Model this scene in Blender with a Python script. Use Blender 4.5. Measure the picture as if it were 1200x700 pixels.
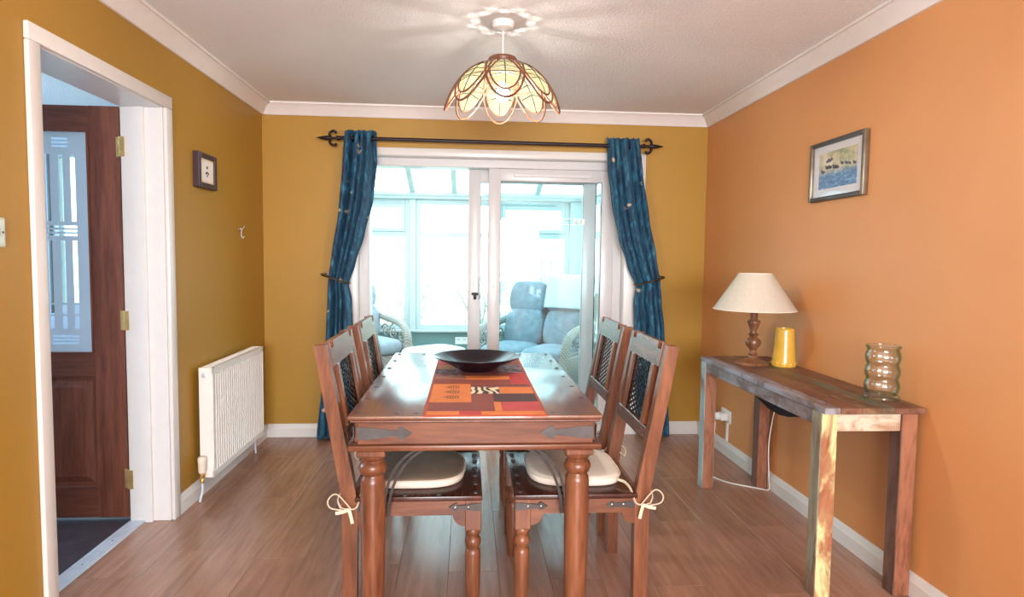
import bpy, bmesh, math, random
from mathutils import Vector, Matrix, Euler
random.seed(7)
PI = math.pi
for o in list(bpy.data.objects): bpy.data.objects.remove(o)
SC = bpy.context.scene
COL = SC.collection

# ------------------------------------------------------------------ camera, world, light, exposure
F_PX, YAW, PITCH, ROLL, CAM_H = 728.6, 0.0729, -0.0641, 0.0130, 1.2921
XL, XR, D, H = -1.4218, 1.7427, 4.4806, 2.34          # wall planes of the dining room
YF = -2.8                                             # wall behind the camera
cam_d = bpy.data.cameras.new('camera'); cam = bpy.data.objects.new('camera', cam_d); COL.objects.link(cam)
cam_d.sensor_fit = 'HORIZONTAL'; cam_d.sensor_width = 36.0; cam_d.lens = 36.0*F_PX/1200.0
cam_d.clip_start = 0.05; cam_d.clip_end = 200
_f = Vector((math.sin(YAW)*math.cos(PITCH), math.cos(YAW)*math.cos(PITCH), math.sin(PITCH)))
_r = Vector((math.cos(YAW), -math.sin(YAW), 0)); _u = _r.cross(_f)
_r2 = _r*math.cos(ROLL)+_u*math.sin(ROLL); _u2 = -_r*math.sin(ROLL)+_u*math.cos(ROLL)
cam.matrix_world = Matrix(((_r2.x,_u2.x,-_f.x,0),(_r2.y,_u2.y,-_f.y,0),(_r2.z,_u2.z,-_f.z,CAM_H),(0,0,0,1)))
SC.camera = cam
w = bpy.data.worlds.new('overcast_sky'); SC.world = w; w.use_nodes = True
bg = w.node_tree.nodes['Background']; bg.inputs[0].default_value = (0.70, 0.935, 1.0, 1); bg.inputs[1].default_value = 4.0
SC.view_settings.view_transform = 'Standard'; SC.view_settings.look = 'None'
SC.view_settings.gamma = 1.0; SC.view_settings.use_curve_mapping = False
SC.view_settings.exposure = 0.48
def area_light(name, loc, target, sx, sy, power, col):
    l = bpy.data.lights.new(name, 'AREA'); l.shape = 'RECTANGLE'; l.size = sx; l.size_y = sy; l.energy = power; l.color = col
    o = bpy.data.objects.new(name, l); COL.objects.link(o); o.location = loc
    o.rotation_euler = (Vector(target)-Vector(loc)).to_track_quat('-Z','Y').to_euler(); return o
# added fill lamps in unseen wall openings: behind the camera, and beside the hall
area_light('front_fill_added', (0.25, YF-0.12, 1.45), (0.25, 3, 1.25), 2.3, 1.25, 250, (0.97, 0.97, 1.0))
area_light('hall_fill_added', (-4.05, 3.2, 1.5), (-2, 3.2, 1.3), 1.2, 1.1, 48, (0.40, 0.65, 1.0))
sun_d = bpy.data.lights.new('sun', 'SUN'); sun_d.energy = 1.6; sun_d.angle = math.radians(6); sun_d.color = (1, .95, .86)
sun = bpy.data.objects.new('sun', sun_d); COL.objects.link(sun); sun.location = (-3, 8, 6)
sun.rotation_euler = (Vector((0.45, -0.75, -1.15))).to_track_quat('-Z','Y').to_euler()

# ------------------------------------------------------------------ materials
MATS = {}
def lin(c):
    return tuple((x/12.92 if x <= .04045 else ((x+.055)/1.055)**2.4) for x in c)
def rgb(r, g, b): return lin((r/255, g/255, b/255))
class NT:
    def __init__(s, name):
        s.m = bpy.data.materials.new(name); s.m.use_nodes = True; s.t = s.m.node_tree; s.n = s.t.nodes; s.l = s.t.links
        s.b = s.n['Principled BSDF']; s.out = s.n['Material Output']; MATS[name] = s.m
    def add(s, typ, **kw):
        nd = s.n.new(typ)
        for k, v in kw.items(): setattr(nd, k, v)
        return nd
    def link(s, a, b): s.l.new(a, b)
    def coords(s, scale=(1,1,1), rand=0.0, kind='Object'):
        tc = s.add('ShaderNodeTexCoord'); mp = s.add('ShaderNodeMapping'); mp.inputs['Scale'].default_value = scale
        src = tc.outputs[kind]
        if rand:
            oi = s.add('ShaderNodeObjectInfo'); vm = s.add('ShaderNodeVectorMath', operation='SCALE')
            cx = s.add('ShaderNodeCombineXYZ'); cx.inputs[0].default_value = 1; cx.inputs[1].default_value = .73; cx.inputs[2].default_value = .41
            s.link(cx.outputs[0], vm.inputs[0]); mu = s.add('ShaderNodeMath', operation='MULTIPLY'); mu.inputs[1].default_value = rand
            s.link(oi.outputs['Random'], mu.inputs[0]); s.link(mu.outputs[0], vm.inputs['Scale'])
            ad = s.add('ShaderNodeVectorMath', operation='ADD'); s.link(src, ad.inputs[0]); s.link(vm.outputs[0], ad.inputs[1]); src = ad.outputs[0]
        s.link(src, mp.inputs['Vector']); return mp.outputs[0]
    def noise(s, vec, scale, detail=4, rough=.55, dist=0.0):
        nd = s.add('ShaderNodeTexNoise'); nd.inputs['Scale'].default_value = scale; nd.inputs['Detail'].default_value = detail
        nd.inputs['Roughness'].default_value = rough; nd.inputs['Distortion'].default_value = dist
        if vec is not None: s.link(vec, nd.inputs['Vector'])
        return nd.outputs['Fac']
    def ramp(s, fac, stops):
        nd = s.add('ShaderNodeValToRGB'); e = nd.color_ramp.elements
        while len(e) < len(stops): e.new(.5)
        for i, (p, c) in enumerate(stops): e[i].position = p; e[i].color = (*c, 1) if len(c) == 3 else c
        s.link(fac, nd.inputs[0]); return nd.outputs[0]
    def mix(s, fac, a, b, mode='MIX'):
        nd = s.add('ShaderNodeMix', data_type='RGBA', blend_type=mode)
        for sock, v in ((nd.inputs[0], fac), (nd.inputs[6], a), (nd.inputs[7], b)):
            if hasattr(v, 'links'): s.link(v, sock)
            elif isinstance(v, (int, float)): sock.default_value = v
            else: sock.default_value = (*v, 1)
        return nd.outputs[2]
    def bump(s, hgt, strength=.2, dist=.01):
        nd = s.add('ShaderNodeBump'); nd.inputs['Strength'].default_value = strength; nd.inputs['Distance'].default_value = dist
        s.link(hgt, nd.inputs['Height']); s.link(nd.outputs[0], s.b.inputs['Normal'])
    def set(s, **kw):
        for k, v in kw.items():
            k = k.replace('_', ' ').title().replace('Ior', 'IOR').replace('Bsdf', 'BSDF')
            if hasattr(v, 'links'): s.link(v, s.b.inputs[k])
            else: s.b.inputs[k].default_value = (*v, 1) if isinstance(v, tuple) and len(v) == 3 else v
        return s
def flat(name, col, rough=.5, metal=0.0, var=.06, bump=0.0, bscale=200):
    s = NT(name); v = s.coords(); n = s.noise(v, 14, 3)
    a = tuple(max(0, c*(1-var)) for c in col); b = tuple(min(1, c*(1+var)) for c in col)
    s.set(base_color=s.ramp(n, [(.3, a), (.7, b)]), roughness=rough, metallic=metal)
    if bump: s.bump(s.noise(s.coords(), bscale, 3), bump, .003)
    return s.m
def wood(name, dark, mid, light, grain='y', scale=9, rough=.35, rand=6.0, stretch=9, bump=.08, spec=.5, tint=.0):
    s = NT(name); sc = [1, 1, 1]; sc['xyz'.index(grain)] = 1.0/stretch
    v = s.coords(tuple(sc), rand)
    n1 = s.noise(v, scale, 5, .6, 1.2); n2 = s.noise(v, scale*7, 4, .65, .4)
    c = s.ramp(n1, [(.33, dark), (.5, mid), (.67, light)])
    c = s.mix(.36, c, s.ramp(n2, [(.36, tuple(q*.6 for q in dark)), (.62, light)]))
    if tint:
        oi = s.add('ShaderNodeObjectInfo'); tr = s.ramp(oi.outputs['Random'], [(0, (1-tint,)*3), (1, (1+tint*.4,)*3)])
        c = s.mix(1.0, c, tr, 'MULTIPLY')
    s.set(base_color=c, roughness=rough); s.b.inputs['Specular IOR Level'].default_value = spec
    s.bump(n2, bump, .002); return s.m
def glassy(name, tint=(1,1,1), refl=.07, rough=.0, edge=None):
    s = NT(name); s.n.remove(s.b); t = s.add('ShaderNodeBsdfTransparent'); t.inputs[0].default_value = (*tint, 1)
    g = s.add('ShaderNodeBsdfGlossy'); g.inputs['Roughness'].default_value = rough
    lw = s.add('ShaderNodeLayerWeight'); lw.inputs['Blend'].default_value = .5
    pw = s.add('ShaderNodeMath', operation='POWER'); pw.inputs[1].default_value = 5.0; s.link(lw.outputs['Facing'], pw.inputs[0])
    ad = s.add('ShaderNodeMath', operation='MULTIPLY_ADD'); ad.inputs[1].default_value = 1-refl; ad.inputs[2].default_value = refl*.6; s.link(pw.outputs[0], ad.inputs[0])
    if edge is not None:
        cr = s.ramp(lw.outputs['Facing'], [(.35, tint), (.9, edge)]); s.link(cr, t.inputs[0])
    m = s.add('ShaderNodeMixShader'); s.link(ad.outputs[0], m.inputs[0]); s.link(t.outputs[0], m.inputs[1]); s.link(g.outputs[0], m.inputs[2])
    s.link(m.outputs[0], s.out.inputs[0]); return s.m
def translucent(name, col, trans=.5, clear=0.0):
    s = NT(name); s.b.inputs['Base Color'].default_value = (*col, 1); s.b.inputs['Roughness'].default_value = .6
    v = s.coords(); s.set(base_color=s.ramp(s.noise(v, 60, 4), [(.3, tuple(c*.9 for c in col)), (.7, col)]))
    t = s.add('ShaderNodeBsdfTranslucent'); t.inputs[0].default_value = (*col, 1)
    m = s.add('ShaderNodeMixShader'); m.inputs[0].default_value = trans; s.link(s.b.outputs[0], m.inputs[1]); s.link(t.outputs[0], m.inputs[2]); last = m
    if clear:
        tr = s.add('ShaderNodeBsdfTransparent'); m2 = s.add('ShaderNodeMixShader'); m2.inputs[0].default_value = clear
        s.link(m.outputs[0], m2.inputs[1]); s.link(tr.outputs[0], m2.inputs[2]); last = m2
    s.link(last.outputs[0], s.out.inputs[0]); return s.m

def wall_mat(name, col, rough=.55):
    s = NT(name); v = s.coords(); n = s.noise(v, 1.6, 3); n2 = s.noise(v, 260, 3)
    c = s.ramp(n, [(.3, tuple(x*.96 for x in col)), (.7, tuple(min(1, x*1.04) for x in col))])
    s.set(base_color=c, roughness=rough); s.bump(n2, .06, .002); return s.m
M_MUST = wall_mat('mustard_paint', (0.392, 0.212, 0.022), .5)
M_ORNG = wall_mat('orange_paint', (0.635, 0.288, 0.104), .5)
M_HALLW = wall_mat('hall_paint', (0.62, 0.66, 0.72))
M_TEAL = wall_mat('teal_paint', (0.15, 0.27, 0.27))
M_WHITE = flat('white_gloss_paint', (0.70, 0.685, 0.665), .3, var=.02)
M_UPVC = flat('white_upvc', (0.60, 0.60, 0.61), .28, var=.015)
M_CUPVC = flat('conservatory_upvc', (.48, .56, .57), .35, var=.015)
M_COVE = flat('coving_paint', (0.78, 0.74, 0.72), .6, var=.02)
def ceiling_mat():
    s = NT('stippled_ceiling'); v = s.coords(); n = s.noise(v, 85, 4, .6); n2 = s.noise(v, 3, 2)
    s.set(base_color=s.ramp(n2, [(.3, (.86, .85, .86)), (.7, (.89, .88, .885))]), roughness=.8)
    s.bump(s.ramp(n, [(.45, (0,0,0)), (.62, (1,1,1))]), .6, .008); return s.m
M_CEIL = ceiling_mat()
def plank_mat():
    s = NT('oak_laminate'); v = s.coords((1, .10, 1), 30.0)
    n1 = s.noise(v, 8, 6, .62, 1.6); n2 = s.noise(v, 60, 4, .6); v2 = s.coords((1, .22, 1), 30.0)
    wv = s.add('ShaderNodeTexWave', wave_type='BANDS', bands_direction='X'); wv.inputs['Scale'].default_value = 6.5
    wv.inputs['Distortion'].default_value = 9; wv.inputs['Detail'].default_value = 3; wv.inputs['Detail Scale'].default_value = 1.2; s.link(v2, wv.inputs['Vector'])
    c = s.ramp(n1, [(.3, (.25, .122, .078)), (.5, (.355, .180, .118)), (.7, (.43, .232, .158))])
    c = s.mix(.16, c, s.ramp(wv.outputs['Fac'], [(.2, (.25, .135, .095)), (.8, (.43, .25, .18))]))
    c = s.mix(.22, c, s.ramp(n2, [(.35, (.20, .105, .07)), (.65, (.43, .25, .18))]))
    oi = s.add('ShaderNodeObjectInfo'); c = s.mix(1.0, c, s.ramp(oi.outputs['Random'], [(0, (.90,.89,.88)), (1, (1.06,1.05,1.05))]), 'MULTIPLY')
    s.set(base_color=c, roughness=.27); s.b.inputs['Specular IOR Level'].default_value = .55; s.bump(n2, .05, .001); return s.m
M_PLANK = plank_mat()
M_GAP = flat('joint_dark', (.05, .03, .02), .8)
M_SLATE = flat('hall_vinyl', (.050, .036, .042), .42, var=.35)
M_SHEE = wood('sheesham', (.072, .022, .011), (.150, .050, .023), (.245, .092, .042), 'y', 7, .27, 8, bump=.05)
M_SHEE_X = wood('sheesham_cross_grain', (.072, .022, .011), (.150, .050, .023), (.245, .092, .042), 'x', 7, .3, 8, bump=.05)
M_SHEE_Z = wood('sheesham_upright', (.078, .024, .011), (.170, .057, .025), (.28, .108, .048), 'z', 8, .3, 8, bump=.05)
M_SEAT = wood('dark_seat_wood', (.028, .010, .008), (.055, .018, .014), (.10, .034, .022), 'y', 7, .22, 8, bump=.04)
M_TOP = wood('tabletop_wood', (.085, .026, .014), (.15, .050, .026), (.21, .078, .042), 'y', 6, .34, 8, bump=.02, spec=.9)
for _m in ('tabletop_wood',):
    _b = MATS[_m].node_tree.nodes['Principled BSDF']; _b.inputs['Coat Weight'].default_value = 1.0; _b.inputs['Coat Roughness'].default_value = .16; _b.inputs['Coat IOR'].default_value = 2.0
M_RIV = flat('rivet_iron', (.22, .21, .20), .35, .8, .2)
M_BRACE = flat('grey_brown_iron', (.045, .038, .036), .5, .6, .2)
M_IRON = flat('black_iron', (.018, .017, .017), .38, 1.0, .2)
M_IRON2 = flat('grey_iron_strap', (.09, .085, .083), .5, .8, .25, .15)
M_DOORW = wood('mahogany_door', (.115, .034, .018), (.185, .060, .032), (.25, .088, .048), 'z', 10, .35, 4, 12)
M_DOORH = wood('mahogany_door_rail', (.10, .030, .016), (.165, .052, .028), (.22, .076, .042), 'x', 10, .35, 4, 12)
M_BRASS = flat('aged_brass', (.72, .48, .19), .38, .85, .2)
M_STEEL = flat('brushed_aluminium', (.62, .67, .74), .35, .35, .08)
M_CREAM = flat('cream_canvas', (.74, .66, .56), .9, bump=.25, bscale=500)
M_SHADEPAD = flat('shaded_cream_canvas', (.21, .15, .10), .85, var=.15, bump=.25, bscale=500)  # cream canvas with shade painted into the colour, for pad tops
M_CORDC = flat('cream_tape', (.68, .57, .43), .9)
M_BLACKD = flat('black_lacquer', (.010, .006, .012), .2, var=.2)
M_FROST = None
MATS['black_lacquer'].node_tree.nodes['Principled BSDF'].inputs['Specular IOR Level'].default_value = .28
M_RADI = flat('radiator_white', (.82, .80, .77), .3, var=.01)
M_PLAST = flat('white_plastic', (.80, .80, .79), .35, var=.01)
M_GLASS = glassy('window_glass', (.93, .985, .985), .06)
M_GLASSD = glassy('door_glass', (.90, .965, .975), .045)
M_POLYC = translucent('roof_polycarbonate', (.85, .96, .97), .75, .55)

# ------------------------------------------------------------------ mesh helpers
class MB:
    def __init__(s): s.v = []; s.f = []; s.mi = []; s.cur = 0
    def _add(s, vs, fs):
        b = len(s.v); s.v += [tuple(x) for x in vs]; s.f += [tuple(i+b for i in f) for f in fs]; s.mi += [s.cur]*len(fs); return s
    def slot(s, i): s.cur = i; return s
    def box(s, x0, x1, y0, y1, z0, z1, bev=0.0, mat=None, seg=1):
        if bev:
            bm = bmesh.new(); bmesh.ops.create_cube(bm, size=1)
            for v in bm.verts: v.co = Vector(((x0+x1)/2+v.co.x*(x1-x0), (y0+y1)/2+v.co.y*(y1-y0), (z0+z1)/2+v.co.z*(z1-z0)))
            bmesh.ops.bevel(bm, geom=list(bm.edges), offset=bev, segments=seg, affect='EDGES', profile=.5)
            bm.verts.index_update(); vs = [v.co.copy() for v in bm.verts]; fs = [[v.index for v in f.verts] for f in bm.faces]; bm.free()
        else:
            vs = [Vector(c) for c in ((x0,y0,z0),(x1,y0,z0),(x1,y1,z0),(x0,y1,z0),(x0,y0,z1),(x1,y0,z1),(x1,y1,z1),(x0,y1,z1))]
            fs = [(0,3,2,1),(4,5,6,7),(0,1,5,4),(1,2,6,5),(2,3,7,6),(3,0,4,7)]
        if mat is not None: vs = [mat @ v for v in vs]
        return s._add(vs, fs)
    def lathe(s, prof, n=24, c=(0,0,0), mat=None, cap=True):
        vs = []; fs = []
        for r, z in prof:
            for k in range(n): a = 2*PI*k/n; vs.append(Vector((c[0]+r*math.cos(a), c[1]+r*math.sin(a), c[2]+z)))
        for i in range(len(prof)-1):
            for k in range(n):
                k2 = (k+1) % n; fs.append((i*n+k, i*n+k2, (i+1)*n+k2, (i+1)*n+k))
        if cap:
            if prof[0][0] > 1e-5: fs.append(tuple(reversed(range(n))))
            if prof[-1][0] > 1e-5: fs.append(tuple((len(prof)-1)*n+k for k in range(n)))
        if mat is not None: vs = [mat @ v for v in vs]
        return s._add(vs, fs)
    def tube(s, pts, r, n=8, closed=False, flatten=None, cap=True):
        pts = [Vector(q) for q in pts]; N = len(pts); vs = []; fs = []
        rr = r if isinstance(r, (list, tuple)) else [r]*N
        prevn = None
        for i, q in enumerate(pts):
            if closed: t = pts[(i+1) % N]-pts[i-1]
            else: t = pts[min(i+1, N-1)]-pts[max(i-1, 0)]
            t.normalize()
            if prevn is None:
                ref = Vector((0,0,1)) if abs(t.z) < .9 else Vector((1,0,0)); nn = (ref-t*ref.dot(t)).normalized()
            else: nn = (prevn-t*prevn.dot(t)).normalized()
            prevn = nn; bb = t.cross(nn)
            for k in range(n):
                a = 2*PI*k/n+PI/n; fl = flatten or (1, 1)
                vs.append(q+nn*(rr[i]*fl[0]*math.cos(a))+bb*(rr[i]*fl[1]*math.sin(a)))
        for i in range(N if closed else N-1):
            j = (i+1) % N
            for k in range(n): k2 = (k+1) % n; fs.append((i*n+k, i*n+k2, j*n+k2, j*n+k))
        if not closed and cap: fs.append(tuple(reversed(range(n)))); fs.append(tuple((N-1)*n+k for k in range(n)))
        return s._add(vs, fs)
    def prism(s, poly, lo, hi, axis='y', mat=None):
        # poly: 2D points in the plane of the two other axes, extruded along axis
        def P(a, b, t):
            return Vector((t, a, b)) if axis == 'x' else Vector((a, t, b)) if axis == 'y' else Vector((a, b, t))
        n = len(poly); vs = [P(a, b, lo) for a, b in poly]+[P(a, b, hi) for a, b in poly]
        fs = [tuple(reversed(range(n))), tuple(range(n, 2*n))]+[(i, (i+1) % n, n+(i+1) % n, n+i) for i in range(n)]
        if mat is not None: vs = [mat @ v for v in vs]
        return s._add(vs, fs)
    def grid(s, fn, nu, nv, closed_u=False):
        vs = [Vector(fn(i/nu, j/nv)) for j in range(nv+1) for i in range(nu+(0 if closed_u else 1))]
        W = nu if closed_u else nu+1
        fs = [(j*W+i, j*W+(i+1) % W, (j+1)*W+(i+1) % W, (j+1)*W+i) for j in range(nv) for i in range(nu)]
        return s._add(vs, fs)
    def dome(s, c, r, h, nrm='z', n=10, rings=3):
        prof = [(r*math.cos(k*PI/2/rings), h*math.sin(k*PI/2/rings)) for k in range(rings)]+[(0.0, h)]
        rot = {'z': Matrix(), '-y': Matrix.Rotation(PI/2, 4, 'X'), 'y': Matrix.Rotation(-PI/2, 4, 'X'), 'x': Matrix.Rotation(PI/2, 4, 'Y'), '-x': Matrix.Rotation(-PI/2, 4, 'Y')}[nrm]
        return s.lathe(prof, n, (0,0,0), Matrix.Translation(c) @ rot)
    def mesh(s, name, mats, smooth=30):
        me = bpy.data.meshes.new(name); me.from_pydata(s.v, [], s.f)
        bm = bmesh.new(); bm.from_mesh(me); bmesh.ops.remove_doubles(bm, verts=bm.verts, dist=1e-6); bmesh.ops.recalc_face_normals(bm, faces=bm.faces)
        if len(bm.faces) == len(s.mi):
            for f, k in zip(bm.faces, s.mi): f.material_index = k
        bm.to_mesh(me); bm.free()
        for m in (mats if isinstance(mats, (list, tuple)) else [mats]): me.materials.append(m)
        if smooth:
            me.shade_smooth(); me.set_sharp_from_angle(angle=math.radians(smooth))
        return me
    def build(s, name, mats, parent=None, smooth=30, loc=None):
        o = bpy.data.objects.new(name, s.mesh(name, mats, smooth)); COL.objects.link(o)
        if parent is not None: o.parent = parent
        if loc is not None: o.location = loc
        return o
def place(name, me, parent=None, loc=None, rot=None):
    o = bpy.data.objects.new(name, me); COL.objects.link(o); o.parent = parent
    if loc is not None: o.location = loc
    if rot is not None: o.rotation_euler = rot
    return o
def tag(o, label=None, cat=None, group=None, kind=None):
    if label: o['label'] = label
    if cat: o['category'] = cat
    if group: o['group'] = group
    if kind: o['kind'] = kind
    return o
def thing(name, label, cat, loc=(0,0,0), rz=0.0, group=None, kind=None):
    o = bpy.data.objects.new(name, None); COL.objects.link(o); o.empty_display_size = .1
    o.location = loc; o.rotation_euler = (0, 0, rz); return tag(o, label, cat, group, kind)
def copy_tree(o, parent=None):
    c = o.copy(); COL.objects.link(c); c.parent = parent
    for ch in list(o.children): copy_tree(ch, c)
    return c
def struct(name, mb, mat, label, cat, smooth=30):
    return tag(mb.build(name, mat, None, smooth), label, cat, kind='structure')
def smooth_path(pts, n=8):
    pts = [Vector(q) for q in pts]; out = []
    for i in range(len(pts)-1):
        p0 = pts[max(i-1, 0)]; p1 = pts[i]; p2 = pts[i+1]; p3 = pts[min(i+2, len(pts)-1)]
        for k in range(n):
            t = k/n; out.append(.5*((2*p1)+(-p0+p2)*t+(2*p0-5*p1+4*p2-p3)*t*t+(-p0+3*p1-3*p2+p3)*t**3))
    return out+[pts[-1]]
def interp(tab, z):
    tab = sorted(tab)
    if z <= tab[0][0]: return tab[0][1]
    for (a, va), (b, vb) in zip(tab, tab[1:]):
        if z <= b:
            t = (z-a)/(b-a); t = t*t*(3-2*t)*.5+t*.5; return va+(vb-va)*t
    return tab[-1][1]

# ------------------------------------------------------------------ the dining room shell
# door opening in the left wall; patio opening in the back wall
DY0, DY1, DZ = 2.205, 3.055, 1.972
PX0, PX1, PZ = -0.775, 1.14, 2.005
WT = 0.19
mb = MB(); mb.box(XL-WT, XL, YF, DY0-.02, 0, H+.06).box(XL-WT, XL, DY1+.02, D+.26, 0, H+.06).box(XL-WT, XL, DY0-.02, DY1+.02, DZ+.02, H+.06)
struct('wall_left', mb, M_MUST, 'mustard yellow painted wall with the doorway and the radiator', 'wall', 0)
mb = MB(); mb.box(XL, PX0-.01, D, D+.26, 0, H+.06).box(PX1+.01, XR, D, D+.26, 0, H+.06).box(PX0-.01, PX1+.01, D, D+.26, PZ+.01, H+.06)
struct('wall_back', mb, M_MUST, 'mustard yellow painted wall around the patio door', 'wall', 0)
mb = MB(); mb.box(XR, XR+.15, YF, D+.26, 0, H+.06)
struct('wall_right', mb, M_ORNG, 'plain orange painted wall behind the console table', 'wall', 0)
mb = MB(); mb.box(XL-WT, -.95, YF-.15, YF, 0, H+.06).box(1.45, XR+.15, YF-.15, YF, 0, H+.06).box(-.95, 1.45, YF-.15, YF, 0, .8).box(-.95, 1.45, YF-.15, YF, 2.1, H+.06)
struct('wall_front', mb, M_ORNG, 'orange wall with an added wide window behind the viewer', 'wall', 0)
mb = MB(); mb.box(XL, XR, YF, D, H, H+.06)
struct('ceiling', mb, M_CEIL, 'white stippled plaster ceiling above the dining table', 'ceiling', 0)
# floor: sub-floor with laminate planks lying on it as pieces
mb = MB(); mb.box(XL-.13, XR, YF, D+.05, -.06, -.006)
floor = struct('floor', mb, M_GAP, 'brown oak laminate plank floor of the dining room', 'floor', 0)
PW, PL = .206, 1.29
pmesh = {}
def plank(x0, x1, y0, y1):
    wx, wy = round(x1-x0, 3), round(y1-y0, 3)
    if (wx, wy) not in pmesh:
        pmesh[(wx, wy)] = MB().box(-wx/2, wx/2, -wy/2, wy/2, -.006, 0, .0008).mesh('plank', M_PLANK, 0)
    place('plank', pmesh[(wx, wy)], floor, ((x0+x1)/2, (y0+y1)/2, 0))
G = .0006
k0 = math.floor((XL+.89)/PW)
offs = {}
for k in range(k0, 20):
    a, b = max(XL, -.89+k*PW), min(XR, -.89+(k+1)*PW)
    if b-a < .01: continue
    off = 2.65 if k == 0 else (2.51 if k == -3 else 2.65+((k*0.47) % 1)*PL)
    y = off-math.ceil((off-YF)/PL)*PL
    while y < D:
        y0, y1 = max(YF, y), min(D, y+PL)
        if y1-y0 > .02: plank(a+G, b-G, y0+G, y1-G)
        y += PL
for i in range(1):   # planks running into the doorway
    plank(XL-.118, XL-G, DY0, 2.51); plank(XL-.118, XL-G, 2.511, DY1)

# coving, skirting
CV = [(0, 0), (0, -.078), (.012, -.078), (.02, -.068), (.045, -.030), (.068, -.012), (.078, -.012), (.078, 0)]
cd = .078
def coving(name, pts, label):
    # pts: ((x,y) start,(x,y) end, inward normal)
    (a, b, nrm) = pts; mb = MB(); vs = []
    for q, ext in ((a, 1), (b, 1)):
        for d, z in CV: vs.append((q[0]+nrm[0]*d, q[1]+nrm[1]*d, H+z))
    n = len(CV); fs = [tuple(range(n)), tuple(range(n, 2*n))]+[(i, (i+1) % n, n+(i+1) % n, n+i) for i in range(n)]
    mb._add(vs, fs); struct(name, mb, M_COVE, label, 'coving', 25)
coving('trim_1', ((XL, YF), (XL, D), (1, 0)), 'white plaster coving along the top of the left mustard wall')
coving('trim_2', ((XL+.001, D), (XR-.001, D), (0, -1)), 'white plaster coving above the patio door wall')
coving('trim_3', ((XR, YF), (XR, D), (-1, 0)), 'white plaster coving along the top of the orange wall')
SK = [(0, 0), (.016, 0), (.016, .062), (.011, .072), (.009, .086), (.005, .094), (0, .094)]
def skirting(name, segs, label):
    mb = MB()
    for a, b, nrm in segs:
        vs = [(q[0]+nrm[0]*d, q[1]+nrm[1]*d, z) for q in (a, b) for d, z in SK]; n = len(SK)
        mb._add(vs, [tuple(range(n)), tuple(range(n, 2*n))]+[(i, (i+1) % n, n+(i+1) % n, n+i) for i in range(n)])
    struct(name, mb, M_WHITE, label, 'skirting board', 25)
skirting('baseboard_left', [((XL, DY1+.075), (XL, D), (1, 0)), ((XL, YF), (XL, DY0-.075), (1, 0))], 'white skirting board under the radiator on the left wall')
skirting('baseboard_back', [((XL+.016, D), (PX0-.095, D), (0, -1)), ((PX1+.145, D), (XR-.016, D), (0, -1))], 'white skirting board either side of the patio door')
skirting('baseboard_right', [((XR, YF), (XR, D), (-1, 0))], 'white skirting board along the orange wall')

# ------------------------------------------------------------------ hall doorway and door
d1 = thing('door_1', 'open mahogany door with etched glass pane and white frame, leading to the hall', 'door', (XL, DY1, 0), kind='structure')
def P1(mb, name, mat, parent=d1, smooth=30):
    o = mb.build(name, mat, None, smooth); o.parent = parent; o.matrix_parent_inverse = Matrix.Translation(Vector((XL, DY1, 0))).inverted(); return o
mb = MB(); mb.box(XL-WT, XL, DY1, DY1+.02, 0, DZ+.02, .002).box(XL-WT, XL, DY0-.02, DY0, 0, DZ+.02, .002).box(XL-WT, XL, DY0, DY1, DZ, DZ+.02, .002)
P1(mb, 'door_lining', M_WHITE)
for nm, b in (('architrave', (XL, XL+.018, DY1+.004, DY1+.066, 0, DZ+.004)), ('architrave', (XL, XL+.018, DY0-.062, DY0-.004, 0, DZ+.004)), ('architrave', (XL, XL+.018, DY0-.062, DY1+.066, DZ+.004, DZ+.062))):
    P1(MB().box(*b, .005, None, 2), nm, M_WHITE)
mb = MB(); mb.box(XL-.115, XL-.08, DY1-.014, DY1, 0, DZ).box(XL-.115, XL-.08, DY0, DY0+.014, 0, DZ)
P1(mb, 'door_stop', M_WHITE)
# threshold strip
th = MB(); th.box(XL-.195, XL-.118, DY0, DY1, -.004, .004, .0015)
tho = P1(th, 'threshold_strip', M_STEEL)
mb = MB()
for xx in (-.188, -.181, -.165, -.147, -.131, -.124): mb.box(XL+xx-.0012, XL+xx+.0012, DY0, DY1, .004, .0062)
mb.slot(0); r = P1(mb, 'ridge', M_STEEL)
for yy in (2.4, 2.62, 2.84): P1(MB().dome((XL-.156, yy, .004), .004, .0015, n=8, rings=2), 'screw', M_IRON2)
# leaf, opened 90 degrees into the hall (its face towards the viewer)
LX1 = XL-WT-.018; LW = .67; LX0 = LX1-LW; LY = 3.078; LT = .040
GX0, GX1, GZ0, GZ1 = LX0+.145, LX1-.145, .815, 1.862
P1(MB().box(LX1-.14, LX1, LY, LY+LT, .01, 1.978, .003), 'stile', M_DOORW)
P1(MB().box(LX0, LX0+.14, LY, LY+LT, .01, 1.978, .003), 'stile', M_DOORW)
P1(MB().box(LX0+.14, LX1-.14, LY+.001, LY+LT-.001, 1.862, 1.977, .002), 'top_rail', M_DOORH)
P1(MB().box(LX0+.14, LX1-.14, LY+.001, LY+LT-.001, .70, .815, .002), 'lock_rail', M_DOORH)
P1(MB().box(LX0+.14, LX1-.14, LY+.001, LY+LT-.001, .012, .165, .002), 'bottom_rail', M_DOORH)
mb = MB(); xa, xb, za, zb = LX0+.14, LX1-.14, .165, .70
vs = []; 
for ins, dy in ((0, .012), (.02, .014), (.05, .002), (.055, .002)):
    vs += [(xa+ins, LY+dy, za+ins), (xb-ins, LY+dy, za+ins), (xb-ins, LY+dy, zb-ins), (xa+ins, LY+dy, zb-ins)]
fs = [(k*4+i, k*4+(i+1) % 4, k*4+4+(i+1) % 4, k*4+4+i) for k in range(3) for i in range(4)]+[(12, 13, 14, 15)]
b0 = len(vs); vs += [(x, LY+LT-.008, z) for x, y, z in vs[:4]]; fs += [(i, (i+1) % 4, b0+(i+1) % 4, b0+i) for i in range(4)]+[(b0, b0+1, b0+2, b0+3)]
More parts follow.
